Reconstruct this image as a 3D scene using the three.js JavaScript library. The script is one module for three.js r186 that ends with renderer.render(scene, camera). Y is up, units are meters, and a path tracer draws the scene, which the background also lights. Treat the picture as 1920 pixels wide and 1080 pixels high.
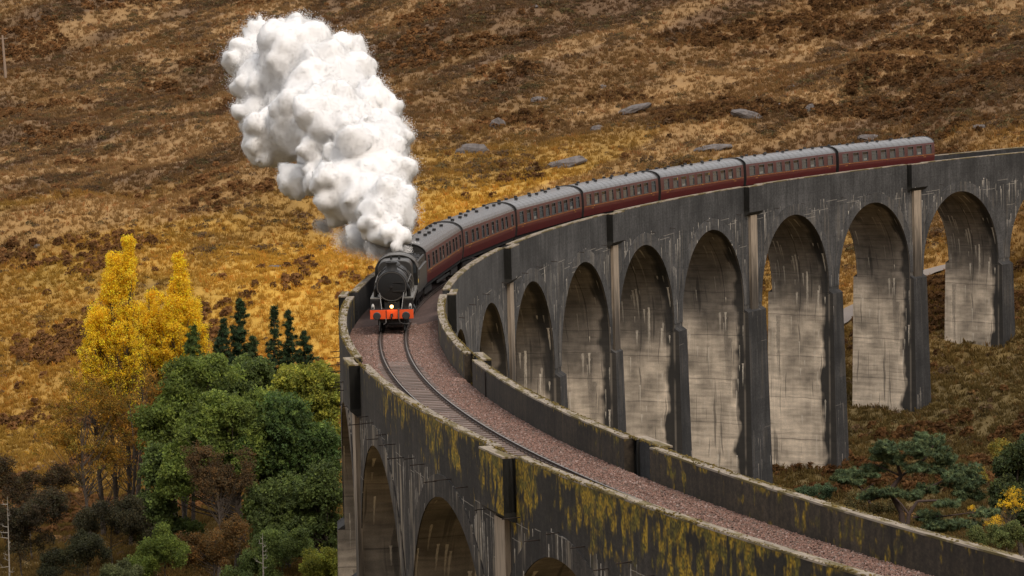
import * as THREE from 'three';
import { mergeGeometries } from 'three/addons/utils/BufferGeometryUtils.js';
import { RoundedBoxGeometry } from 'three/addons/geometries/RoundedBoxGeometry.js';
import { MarchingCubes } from 'three/addons/objects/MarchingCubes.js';

// ------------------------------------------------------------------ camera, sky, sun, exposure
const scene = new THREE.Scene();
const EYE = new THREE.Vector3(-41.584, 20.643, 132.632), YAW = 0.2871, PITCH = -0.0901, ROLL = -0.0243, FOCAL = 6303;
const FW = new THREE.Vector3(Math.sin(YAW) * Math.cos(PITCH), Math.sin(PITCH), -Math.cos(YAW) * Math.cos(PITCH));
const camera = new THREE.PerspectiveCamera(2 * Math.atan(540 / FOCAL) * 180 / Math.PI, 16 / 9, 1, 6000);
const CR = new THREE.Vector3().crossVectors(FW, new THREE.Vector3(0, 1, 0)).normalize(), CU = new THREE.Vector3().crossVectors(CR, FW);
const RX = CR.clone().multiplyScalar(Math.cos(ROLL)).addScaledVector(CU, Math.sin(ROLL)), UX = CU.clone().multiplyScalar(Math.cos(ROLL)).addScaledVector(CR, -Math.sin(ROLL));
camera.position.copy(EYE);
camera.quaternion.setFromRotationMatrix(new THREE.Matrix4().makeBasis(RX, UX, FW.clone().negate()));
{
  const w = 128, h = 64, d = new Float32Array(w * h * 4);           // an even overcast sky, a little brighter overhead
  for (let y = 0; y < h; y++) for (let x = 0; x < w; x++) {
    const e = Math.sin(((y + 0.5) / h - 0.5) * Math.PI), i = (y * w + x) * 4, up = Math.max(0, e);
    const L = e > 0 ? 0.40 + 0.36 * up : 0.40 * Math.max(0.25, 1 + e * 6);
    d[i] = L * (e > 0 ? 0.99 : 0.9); d[i + 1] = L * (e > 0 ? 0.985 : 0.8); d[i + 2] = L * (e > 0 ? 1.0 : 0.65); d[i + 3] = 1;
  }
  const sky = new THREE.DataTexture(d, w, h, THREE.RGBAFormat, THREE.FloatType);
  sky.mapping = THREE.EquirectangularReflectionMapping; sky.magFilter = THREE.LinearFilter; sky.needsUpdate = true;
  scene.background = sky; scene.environment = sky;
}
const SUN_DIR = new THREE.Vector3().addScaledVector(CR, 0.30).addScaledVector(FW, -0.62).add(new THREE.Vector3(0, 0.62, 0)).normalize();
const sun = new THREE.DirectionalLight(0xfff0e0, 1.2);
sun.name = 'sun'; sun.target.position.set(40, 0, -120); sun.position.copy(sun.target.position).addScaledVector(SUN_DIR, 600);
sun.castShadow = true; sun.shadow.radius = 30; sun.shadow.mapSize.set(4096, 4096);
Object.assign(sun.shadow.camera, { left: -220, right: 220, top: 220, bottom: -220, near: 10, far: 1400 });
scene.add(sun, sun.target);
const renderer = new THREE.WebGLRenderer({ antialias: true });
renderer.toneMapping = THREE.LinearToneMapping; renderer.toneMappingExposure = 1.78; renderer.shadowMap.enabled = true;

// ------------------------------------------------------------------ helpers
let seed = 12345;
const rnd = () => { seed = (seed + 0x6d2b79f5) | 0; let t = Math.imul(seed ^ (seed >>> 15), 1 | seed); t = (t + Math.imul(t ^ (t >>> 7), 61 | t)) ^ t; return ((t ^ (t >>> 14)) >>> 0) / 4294967296; };
const rr = (a, b) => a + (b - a) * rnd(), pick = (a) => a[Math.floor(rnd() * a.length)];
const clamp = (x, a = 0, b = 1) => Math.min(b, Math.max(a, x)), mix = (a, b, t) => a + (b - a) * t, sst = (a, b, x) => { const t = clamp((x - a) / (b - a)); return t * t * (3 - 2 * t); };
const hash = (x, y, z = 0) => { let h = Math.imul(x, 374761393) + Math.imul(y, 668265263) + Math.imul(z, 1274126177); h = Math.imul(h ^ (h >>> 13), 1274126177); return ((h ^ (h >>> 16)) >>> 0) / 4294967296; };
const md = (a, n) => ((a % n) + n) % n;
function pn(x, y, px = 1 << 20, py = 1 << 20, s = 0) {                 // value noise that repeats after px, py cells
  const ix = Math.floor(x), iy = Math.floor(y); let fx = x - ix, fy = y - iy; fx = fx * fx * (3 - 2 * fx); fy = fy * fy * (3 - 2 * fy);
  const x0 = md(ix, px), x1 = md(ix + 1, px), y0 = md(iy, py), y1 = md(iy + 1, py);
  return mix(mix(hash(x0, y0, s), hash(x1, y0, s), fx), mix(hash(x0, y1, s), hash(x1, y1, s), fx), fy);
}
function fbm(x, y, o = 4, px = 1 << 16, py = 1 << 16, s = 0) { let a = 0.5, v = 0, t = 0; for (let i = 0; i < o; i++) { v += a * pn(x, y, px, py, s + i * 17); t += a; a *= 0.5; x *= 2; y *= 2; px *= 2; py *= 2; } return v / t; }
function n3(x, y, z, s = 0) {
  const ix = Math.floor(x), iy = Math.floor(y), iz = Math.floor(z); let fx = x - ix, fy = y - iy, fz = z - iz; fx = fx * fx * (3 - 2 * fx); fy = fy * fy * (3 - 2 * fy); fz = fz * fz * (3 - 2 * fz);
  const H = (a, b, c) => hash(ix + a, (iy + b) * 7919 + s, iz + c);
  return mix(mix(mix(H(0, 0, 0), H(1, 0, 0), fx), mix(H(0, 1, 0), H(1, 1, 0), fx), fy), mix(mix(H(0, 0, 1), H(1, 0, 1), fx), mix(H(0, 1, 1), H(1, 1, 1), fx), fy), fz);
}
const toS = (c) => 255 * (c <= 0.0031308 ? 12.92 * c : 1.055 * Math.pow(c, 1 / 2.4) - 0.055);
function makeTex(w, h, f) {                                            // f(u, v, out) fills out with a linear colour
  const d = new Uint8Array(w * h * 4), o = [0, 0, 0];
  for (let y = 0, i = 0; y < h; y++) for (let x = 0; x < w; x++, i += 4) { f((x + 0.5) / w, (y + 0.5) / h, o, x, y); for (let c = 0; c < 3; c++) d[i + c] = toS(clamp(o[c])); d[i + 3] = 255; }
  const t = new THREE.DataTexture(d, w, h); t.colorSpace = THREE.SRGBColorSpace; t.wrapS = t.wrapT = THREE.RepeatWrapping; t.magFilter = THREE.LinearFilter; t.needsUpdate = true;
  return t;
}
const lin = (r, g, b) => new THREE.Color().setRGB(r, g, b);
const std = (c, rough = 0.8, o = {}) => new THREE.MeshStandardMaterial({ color: Array.isArray(c) ? lin(...c) : c, roughness: rough, side: THREE.DoubleSide, ...o });
const names = new Map();
function numbered(n) { const k = names.get(n) || 0; names.set(n, k + 1); return k ? n + '_' + String(k).padStart(3, '0') : n; }
function tag(o, label, category, group) { o.userData.label = label; if (category) o.userData.category = category; if (group) o.userData.group = group; return o; }
const kind = (o, k) => { o.userData.kind = k; return o; };
function shade(m) { m.castShadow = m.receiveShadow = true; return m; }
function mesh(name, g, m, parent) { const o = shade(new THREE.Mesh(Array.isArray(g) ? merge(g) : g, m)); o.name = parent ? name : numbered(name); (parent || scene).add(o); return o; }
function thing(name, label, category, pos = [0, 0, 0], group) { const o = new THREE.Group(); o.name = numbered(name); o.position.set(...pos); scene.add(o); return tag(o, label, category, group); }
function merge(list) {
  const l = list.map((g) => { g = g.index ? g.toNonIndexed() : g; for (const k of Object.keys(g.attributes)) if (!['position', 'normal', 'uv'].includes(k)) g.deleteAttribute(k); if (!g.attributes.uv) g.setAttribute('uv', new THREE.BufferAttribute(new Float32Array(g.attributes.position.count * 2), 2)); return g; });
  return mergeGeometries(l);
}
const box = (w, h, d, x = 0, y = 0, z = 0) => new THREE.BoxGeometry(w, h, d).translate(x, y, z);
const rbox = (w, h, d, x, y, z, r = 0.02) => new RoundedBoxGeometry(w, h, d, 2, r).translate(x, y, z);
const cylZ = (r0, r1, l, x, y, z, n = 24, open = false) => new THREE.CylinderGeometry(r1, r0, l, n, 1, open).rotateX(Math.PI / 2).translate(x, y, z);  // r1 at +z
const cylY = (r0, r1, l, x, y, z, n = 16) => new THREE.CylinderGeometry(r1, r0, l, n).translate(x, y, z);
const cylX = (r, l, x, y, z, n = 20) => new THREE.CylinderGeometry(r, r, l, n).rotateZ(Math.PI / 2).translate(x, y, z);
function tube(pts, r, n = 6) { return new THREE.TubeGeometry(new THREE.CatmullRomCurve3(pts.map((p) => new THREE.Vector3(...p)), false, 'catmullrom', 0.2), Math.max(2, (pts.length - 1) * 5), r, n); }
function bar(a, b, r0, r1 = r0, n = 6) {                               // a tapered rod between two points
  const A = new THREE.Vector3(...a), B = new THREE.Vector3(...b), d = B.clone().sub(A), g = new THREE.CylinderGeometry(r1, r0, d.length(), n);
  g.applyQuaternion(new THREE.Quaternion().setFromUnitVectors(new THREE.Vector3(0, 1, 0), d.normalize())); g.translate(...A.add(B).multiplyScalar(0.5).toArray()); return g;
}
function geo(pos, idx, uv, groups) { const g = new THREE.BufferGeometry(); g.setAttribute('position', new THREE.BufferAttribute(new Float32Array(pos), 3)); if (uv) g.setAttribute('uv', new THREE.BufferAttribute(new Float32Array(uv), 2)); g.setIndex(idx); if (groups) for (const a of groups) g.addGroup(...a); g.computeVertexNormals(); return g; }
class QB {                                                             // collects separate quads with uv
  constructor() { this.p = []; this.i = []; this.u = []; }
  quad(a, b, c, d, ua, ub, uc, ud) { const n = this.p.length / 3; this.p.push(...a, ...b, ...c, ...d); this.u.push(...(ua || [0, 0]), ...(ub || [1, 0]), ...(uc || [1, 1]), ...(ud || [0, 1])); this.i.push(n, n + 1, n + 2, n, n + 2, n + 3); return this; }
  build() { return geo(this.p, this.i, this.u); }
}
// a point at a distance along the line of sight through a place in the 1920 x 1080 photograph
const ray = (px, py) => FW.clone().addScaledVector(RX, (px - 960) / FOCAL).addScaledVector(UX, -(py - 540) / FOCAL);
const at = (px, py, d) => EYE.clone().addScaledVector(ray(px, py), d);

// the line: arc length s along the centre of the curve, off > 0 on its outer side
const R = 233.28, K = 35.97, TOP = 1.468, OUT = 3.13;
const P = (s, off, y) => { const t = s / R; return [R - (R + off) * Math.cos(t), y, -(R + off) * Math.sin(t)]; };
function onLine(o, s) { o.position.set(...P(s, 0, 0)); o.rotation.y = -s / R; return o; }   // local +z runs towards the camera, +x to the inside of the curve

// ------------------------------------------------------------------ ground
const FWH = new THREE.Vector3(Math.sin(YAW), 0, -Math.cos(YAW)), RH = new THREE.Vector3(Math.cos(YAW), 0, Math.sin(YAW));
const uv2w = (u, v) => [EYE.x + FWH.x * u + RH.x * v, EYE.z + FWH.z * u + RH.z * v];
const w2uv = (x, z) => [(x - EYE.x) * FWH.x + (z - EYE.z) * FWH.z, (x - EYE.x) * RH.x + (z - EYE.z) * RH.z];
const smax = (a, b, k) => { const h = clamp(0.5 + 0.5 * (b - a) / k); return mix(a, b, h) + k * h * (1 - h); };
function hUV(u, v) {
  const w = clamp(v, -160, 190);
  let hill = -28.9 + 0.27 * (Math.min(u, 900) - 330) + (u > 900 ? (u - 900) * 0.1 : 0) + 0.1 * (w - 31) + 0.052 * smax(0, w - 14, 24) - 0.6;
  hill += (fbm(u / 40 + 3, v / 48 + 9, 3, 1 << 16, 1 << 16, 5) - 0.5) * 14 * sst(345, 400, u);
  hill += 3.2 * Math.exp(-(((u - 432) / 9) ** 2) - (((v + 62) / 16) ** 2)) ;
  let h = smax(-30.5, hill, 6);
  if (u < 80) h += (80 - u) * 0.6;
  const a = sst(290, 345, u);
  h += (fbm(u / 11, v / 15, 3, 1 << 16, 1 << 16, 31) - 0.5) * (1.0 + 1.4 * a) + (fbm(u / 2.6, v / 3.4, 2, 1 << 16, 1 << 16, 47) - 0.5) * 0.7;
  return h;
}
const H = (x, z) => hUV(...w2uv(x, z));
function hit(px, py) {                                                 // where the line of sight meets the ground
  const d = ray(px, py); let t = 230;
  for (; t < 1400; t += 0.5) if (EYE.y + d.y * t < H(EYE.x + d.x * t, EYE.z + d.z * t)) break;
  for (let i = 0, st = 0.25; i < 8; i++, st /= 2) t += EYE.y + d.y * t < H(EYE.x + d.x * t, EYE.z + d.z * t) ? -st : st;
  return [EYE.x + d.x * t, H(EYE.x + d.x * t, EYE.z + d.z * t), EYE.z + d.z * t];
}
// what grows where: 0 bright dry grass .. 1 dark heather
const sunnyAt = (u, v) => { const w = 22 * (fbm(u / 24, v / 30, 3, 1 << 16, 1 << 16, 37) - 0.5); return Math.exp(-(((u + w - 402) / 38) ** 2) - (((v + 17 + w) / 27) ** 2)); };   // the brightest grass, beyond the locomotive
function heather(u, v) {
  const q = u * 0.82 - v * 0.5;                                        // the bands climb to the right
  const band = fbm(q / 12, (u * 0.5 + v * 0.82) / 52 + 2, 3, 1 << 16, 1 << 16, 71), patch = fbm(u / 5, v / 7, 3, 1 << 16, 1 << 16, 83);
  const high = sst(395, 455, u + 18 * (fbm(u / 30, v / 30, 2, 1 << 16, 1 << 16, 91) - 0.5) + (v > 8 ? 26 * sst(8, 40, v) : 0));
  return (1 - 0.75 * Math.min(1, sunnyAt(u, v) * 1.4)) * (1 - 0.4 * sst(412, 380, u)) * clamp(sst(0.43, 0.66, band * 0.62 + patch * 0.38 + (high - 0.62) * 0.26));
}
function groundColor(u, v, out) {
  const he = heather(u, v), n = fbm(u / 1.7, v / 2.3, 3, 1 << 16, 1 << 16, 13), m = fbm(u / 19, v / 24, 3, 1 << 16, 1 << 16, 29), w = 22 * (fbm(u / 24, v / 30, 3, 1 << 16, 1 << 16, 37) - 0.5);
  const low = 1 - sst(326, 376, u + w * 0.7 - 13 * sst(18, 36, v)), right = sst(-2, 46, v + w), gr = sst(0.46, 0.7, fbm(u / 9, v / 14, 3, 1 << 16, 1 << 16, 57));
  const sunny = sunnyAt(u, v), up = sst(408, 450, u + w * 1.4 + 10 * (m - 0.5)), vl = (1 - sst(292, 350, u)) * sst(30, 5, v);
  let r = mix(0.385, 0.32, m), g = mix(0.212, 0.182, m), b = 0.038;       // dry deer grass
  const lay = (k, R2, G2, B2) => { r = mix(r, R2, k); g = mix(g, G2, k); b = mix(b, B2, k); };
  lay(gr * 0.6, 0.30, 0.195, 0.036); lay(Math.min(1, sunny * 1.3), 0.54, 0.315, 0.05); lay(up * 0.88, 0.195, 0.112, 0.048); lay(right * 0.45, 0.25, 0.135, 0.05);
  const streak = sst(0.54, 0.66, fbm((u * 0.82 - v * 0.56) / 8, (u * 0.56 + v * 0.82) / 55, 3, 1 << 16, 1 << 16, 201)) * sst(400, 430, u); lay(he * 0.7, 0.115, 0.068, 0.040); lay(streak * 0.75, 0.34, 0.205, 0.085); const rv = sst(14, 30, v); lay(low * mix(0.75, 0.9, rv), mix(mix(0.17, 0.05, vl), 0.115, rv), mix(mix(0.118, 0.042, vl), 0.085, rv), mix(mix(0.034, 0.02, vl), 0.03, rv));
  const k = 0.78 + 0.44 * n; out[0] = r * k; out[1] = g * k; out[2] = b * k; return he;
}
{
  const us = [], vs = [];
  for (let u = -1400; u < 270; u += 55) us.push(u); for (let u = 270; u < 600; u += 0.62) us.push(u); for (let u = 600; u <= 2600; u += 50) us.push(u);
  for (let v = -1600; v < -90; v += 60) vs.push(v); for (let v = -90; v < 112; v += 0.62) vs.push(v); for (let v = 112; v <= 1700; v += 60) vs.push(v);
  const nu = us.length, nv = vs.length, pos = new Float32Array(nu * nv * 3), col = new Float32Array(nu * nv * 3), uv = new Float32Array(nu * nv * 2), idx = new Uint32Array((nu - 1) * (nv - 1) * 6), c = [0, 0, 0];
  for (let i = 0, k = 0; i < nu; i++) for (let j = 0; j < nv; j++, k++) {
    const [x, z] = uv2w(us[i], vs[j]); pos[k * 3] = x; pos[k * 3 + 1] = hUV(us[i], vs[j]); pos[k * 3 + 2] = z; uv[k * 2] = us[i] / 9; uv[k * 2 + 1] = vs[j] / 9;
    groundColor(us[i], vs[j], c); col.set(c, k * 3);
  }
  for (let i = 0, k = 0; i < nu - 1; i++) for (let j = 0; j < nv - 1; j++) { const a = i * nv + j; idx[k++] = a; idx[k++] = a + 1; idx[k++] = a + nv; idx[k++] = a + 1; idx[k++] = a + nv + 1; idx[k++] = a + nv; }
  const g = new THREE.BufferGeometry(); g.setAttribute('position', new THREE.BufferAttribute(pos, 3)); g.setAttribute('color', new THREE.BufferAttribute(col, 3)); g.setAttribute('uv', new THREE.BufferAttribute(uv, 2)); g.setIndex(new THREE.BufferAttribute(idx, 1)); g.computeVertexNormals();
  const t = makeTex(512, 512, (a, b, o) => { const q = 0.68 + 0.4 * fbm(a * 60, b * 60, 4, 60, 60, 3) + 0.15 * (pn(a * 256, b * 256, 256, 256, 8) - 0.5); o[0] = o[1] = o[2] = clamp(q); });
  const m = std([1, 1, 1], 1, { vertexColors: true, map: t }); m.name = 'moorland';
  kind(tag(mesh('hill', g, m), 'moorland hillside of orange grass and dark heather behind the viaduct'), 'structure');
}
// ------------------------------------------------------------------ concrete textures
const WM = 60, HM = 20;                                                // metres that a wall texture covers
function strokes(w, h, n, f) {                                         // thin vertical runs of lime
  const a = new Float32Array(w * h);
  for (let k = 0; k < n; k++) {
    const s = f(k); let x = s.x * w; const y0 = Math.floor(s.y * h), len = s.len * h;
    for (let j = 0; j < len; j++) {
      const y = y0 - j, q = j / len, half = s.w * w * (1 - 0.6 * q) * (0.7 + 0.6 * pn(j / 9, k, 1e6, 1e6, 3)); x += (rnd() - 0.5) * 0.35;
      if (y < 0) break;
      for (let i = Math.floor(x - half - 1); i <= x + half + 1; i++) { const e = clamp(half + 0.5 - Math.abs(i - x)); const id = y * w + md(i, w); a[id] = Math.max(a[id], e * s.a * (1 - q * q * 0.8) * (0.45 + 0.75 * pn(i * 0.7, j / 5, 1e6, 1e6, k))); }
    }
  }
  return a;
}
function wallTex({ base, top, moss, nStreak, pale, sd, wk = 1, w = 2048, h = 1024 }) {
  const lime = strokes(w, h, nStreak, () => ({ x: rnd(), y: 1 - (rnd() < 0.5 ? rr(0.115, 0.2) : rr(0.16, 0.65)), len: rr(0.02, 0.13) * (rnd() < 0.2 ? 1.8 : 1), w: rr(0.0003, 0.0011) * wk, a: rr(0.25, 0.95) }));
  const flat = new Float32Array(w * h);                                // broken level lines where two pours meet
  for (let k = 0; k < 46; k++) { const y = Math.floor(h * (1 - (rnd() < 0.6 ? rr(0.13, 0.18) : rr(0.2, 0.9)))), x0 = Math.floor(rnd() * w), l = rr(10, 70); for (let i = 0; i < l; i++) for (let j = 0; j < 2; j++) flat[md(y + j + Math.floor(i / 30), h) * w + md(x0 + i, w)] = rr(0.2, 0.8); }
  return makeTex(w, h, (u, v, o, x, y) => {
    const D = (1 - v) * HM, n1 = fbm(u * 24, v * 8, 4, 24, 8, sd), st = fbm(u * 260, v * 5, 3, 260, 5, sd + 40), st2 = fbm(u * 70, v * 2, 2, 70, 2, sd + 60), fine = pn(u * 1000, v * 500, 1000, 500, sd + 3);
    const gr = fbm(u * 420, v * 150, 2, 420, 150, sd + 33); let k = (0.3 + 1.35 * n1) * (0.5 + 0.95 * st) * (0.7 + 0.6 * fine) * (0.6 + 0.8 * gr);
    const lift = D / 1.55; k *= 1 - 0.3 * sst(0.035, 0.0, Math.abs(lift - Math.round(lift))) * (0.3 + pn(u * 90, lift, 90, 1 << 9, sd));
    k *= 0.93 + 0.14 * pn(0, D / 0.16, 4, 1 << 10, sd + 9);
    const t = sst(2.6, 0.4, D + 2.4 * (st2 - 0.5)); let r = mix(base[0], top[0], t) * k, g = mix(base[1], top[1], t) * k, b = mix(base[2], top[2], t) * k;
    const pl = pale * sst(0.53, 0.72, fbm(u * 150, v * 4, 3, 150, 4, sd + 77) * 0.75 + n1 * 0.25) * sst(2.2, 3.6, D); r = mix(r, 0.33, pl); g = mix(g, 0.275, pl); b = mix(b, 0.205, pl);
    if (moss) { const md0 = fbm(u * 70, v * 26, 3, 70, 26, sd + 5), s3 = fbm(u * 260, v * 30, 3, 260, 30, sd + 15), big = fbm(u * 13, v * 2, 2, 13, 2, sd + 25), m = 0.9 * sst(0.475, 0.635, s3 * 0.42 + md0 * 0.40 + big * 0.34 + (moss(u) - 1) * 0.2 - 0.045 + 0.10 * sst(0.45, 0.1, D) - (D > 0.9 ? (D - 0.9) * 0.085 : 0)); const q = (0.25 + 1.3 * pn(u * 700, v * 260, 700, 260, 4)) * (0.6 + 0.8 * s3), ol = sst(0.42, 0.62, fbm(u * 240, v * 60, 2, 240, 60, 88)) ; r = mix(r, mix(0.29, 0.125, ol) * q, m); g = mix(g, mix(0.185, 0.10, ol) * q, m); b = mix(b, 0.012 * q, m); }
    const L = Math.max(lime[y * w + x], flat[y * w + x] * 0.7); r = mix(r, 0.55, L); g = mix(g, 0.5, L); b = mix(b, 0.43, L);
    o[0] = r; o[1] = g; o[2] = b;
  });
}
const mossAt = (u) => { const s = u < 0.57 ? u * 60 - 20 : u * 60 - 80; return s > 0 ? 0.72 + 0.2 * sst(4, 1, s) : 1.08 - 0.65 * sst(-20, -34, s); };   // thickest around the near refuge
const TEX = {
  inner: wallTex({ base: [0.052, 0.0505, 0.050], top: [0.044, 0.043, 0.0425], moss: null, w: 1536, h: 768, nStreak: 170, wk: 1.4, pale: 0.14, sd: 100 }),
  inside: wallTex({ base: [0.040, 0.030, 0.021], top: [0.040, 0.029, 0.018], moss: () => 0.2, w: 1536, h: 768, nStreak: 60, pale: 0.12, sd: 150 }),
  mossy: wallTex({ base: [0.031, 0.026, 0.0225], top: [0.023, 0.019, 0.014], moss: mossAt, nStreak: 400, pale: 0.5, sd: 200 }),
  outer: wallTex({ base: [0.031, 0.026, 0.0225], top: [0.023, 0.019, 0.014], moss: (u) => (u < 0.5 ? 0.1 : 0.72 - 0.62 * sst(0.58, 0.85, u)), nStreak: 460, pale: 0.75, sd: 200 }),
};
function soffitTex(sd) {                                               // 8 m across the bridge, 40 m up the pier and round to the crown
  const w = 512, h = 2048, lime = strokes(w, h, 44, () => ({ x: rr(0.12, 0.9), y: rr(0.3, 0.93), len: rr(0.01, 0.06) * (rnd() < 0.25 ? 2.2 : 1), w: rr(0.003, 0.013), a: rr(0.4, 1) })), soot = strokes(w, h, 9, () => ({ x: rr(0.12, 0.9), y: rr(0.5, 0.97), len: rr(0.05, 0.2), w: rr(0.012, 0.05), a: rr(0.2, 0.7) }));
  return makeTex(w, h, (u, v, o, x, y) => {
    const u0 = u; u += 0.05 * (fbm(u * 5, v * 18, 2, 5, 18, sd + 90) - 0.5); v += 0.006 * (fbm(u * 4, v * 30, 3, 4, 30, sd + 91) - 0.5); const Y = v * 40, n1 = fbm(u * 5, v * 22, 4, 5, 22, sd), bd = pn(0.5, Y / 0.17, 2, 1 << 10, sd + 1), b2 = fbm(u * 7, Y / 0.22, 3, 7, 1 << 10, sd + 2), fine = pn(u * 300, v * 1200, 300, 1200, sd + 3), stn = fbm(u * 34, v * 7, 3, 34, 7, sd + 8);
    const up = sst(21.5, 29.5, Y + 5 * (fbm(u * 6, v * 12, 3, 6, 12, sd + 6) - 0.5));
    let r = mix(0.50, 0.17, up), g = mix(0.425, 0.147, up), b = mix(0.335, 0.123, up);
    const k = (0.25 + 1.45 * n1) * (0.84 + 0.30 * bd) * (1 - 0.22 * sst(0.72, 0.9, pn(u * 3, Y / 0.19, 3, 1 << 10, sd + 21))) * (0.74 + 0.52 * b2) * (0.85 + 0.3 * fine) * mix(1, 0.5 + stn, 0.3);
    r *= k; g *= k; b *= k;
    const seam = Y / 4.1; const sm = sst(0.016, 0.0, Math.abs(seam - Math.round(seam))) * 0.5; r *= 1 - sm; g *= 1 - sm; b *= 1 - sm;
    const wet = sst(0.02, -0.05, u - 0.228 + 0.075 * (fbm(u * 4, v * 26, 3, 4, 26, sd + 12) - 0.5) * 2 + 0.05 * (stn - 0.5)) * mix(0.97, 0.9, up), wet2 = 0.6 * sst(0.66, 0.78, stn) * sst(0.1, 0.3, n1);
    for (const q of [wet, wet2]) { r = mix(r, 0.014, q); g = mix(g, 0.0135, q); b = mix(b, 0.013, q); }
    const S = soot[y * w + x] * 0.8; r = mix(r, 0.05, S); g = mix(g, 0.045, S); b = mix(b, 0.04, S); const L = lime[y * w + x]; r = mix(r, 0.6, L); g = mix(g, 0.54, L); b = mix(b, 0.45, L);
    const edge = 0.3 * sst(0.02, 0.0, Math.min(Math.abs(u0 - 0.109), Math.abs(u0 - 0.891))) * sst(0.3, 0.6, n1); r = mix(r, 0.42, edge); g = mix(g, 0.36, edge); b = mix(b, 0.29, edge);
    o[0] = r; o[1] = g; o[2] = b;
  });
}
const SOF = [soffitTex(400), soffitTex(500)];
const copeTex = makeTex(1024, 128, (u, v, o) => { const n = fbm(u * 80, v * 4, 4, 80, 4, 7), m = sst(0.5, 0.68, fbm(u * 40, v * 3, 3, 40, 3, 19) + 0.2 * Math.abs(v - 0.5)), k = 0.5 + 0.9 * n; o[0] = mix(0.25, 0.12, m) * k; o[1] = mix(0.205, 0.09, m) * k; o[2] = mix(0.155, 0.03, m) * k; });
const conc = (t, bump = 0.02) => std([1, 1, 1], 0.93, { map: t, bumpMap: t, bumpScale: bump });
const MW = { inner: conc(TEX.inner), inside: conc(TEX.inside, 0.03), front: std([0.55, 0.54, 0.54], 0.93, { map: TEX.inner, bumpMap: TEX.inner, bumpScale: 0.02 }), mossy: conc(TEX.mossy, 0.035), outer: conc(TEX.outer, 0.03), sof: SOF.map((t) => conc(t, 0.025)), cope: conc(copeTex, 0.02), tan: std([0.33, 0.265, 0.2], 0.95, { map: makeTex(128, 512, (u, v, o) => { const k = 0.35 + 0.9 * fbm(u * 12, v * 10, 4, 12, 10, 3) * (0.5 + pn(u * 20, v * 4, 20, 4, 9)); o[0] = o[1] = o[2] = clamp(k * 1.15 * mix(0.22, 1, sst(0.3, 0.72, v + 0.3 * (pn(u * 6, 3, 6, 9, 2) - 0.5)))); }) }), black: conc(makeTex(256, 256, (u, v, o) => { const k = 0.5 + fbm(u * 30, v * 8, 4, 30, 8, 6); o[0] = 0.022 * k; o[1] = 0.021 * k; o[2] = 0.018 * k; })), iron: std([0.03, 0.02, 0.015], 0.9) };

// ------------------------------------------------------------------ the viaduct
const S0 = -1.42 * K, S1 = 8.3 * K, RAD = 7.62, SPR = -9.57, STEP = -10.2, DEEP = -37;
const ARCHES = [-1.16, -0.68, -0.208, 0.265, 0.75, 1.25, 1.76, 2.3, 2.81, 3.287, 3.772, 4.255, 4.737, 5.277, 5.761, 6.26, 6.745, 7.25, 7.735].map((k) => k * K);
const REFUGES = [-1.0, -0.014, 0.972, 2.025, 3.05, 4.02, 5.008, 6.01, 7.0, 7.98].map((k) => k * K), RL = 1.7, RP = 0.55, TH = 0.45;
const viaduct = thing('railway_viaduct', 'long curved concrete viaduct of tall round arches carrying the steam train', 'viaduct');
const wallMat = (side, s) => side < 0 ? MW.inner : s < 0.47 * K ? MW.mossy : MW.outer;
const wuv = (s, y) => [(s + 200) / WM, 1 + (y - TOP) / HM];
const EX = (y) => Math.max(0, (STEP - y)) * 0.017;                    // the piers widen a little downwards
const ends = [S0, ...ARCHES.slice(1).map((a, i) => (a + ARCHES[i]) / 2), S1];
const YP = -0.35;                                                      // parapets stand on the spandrel walls here
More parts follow.
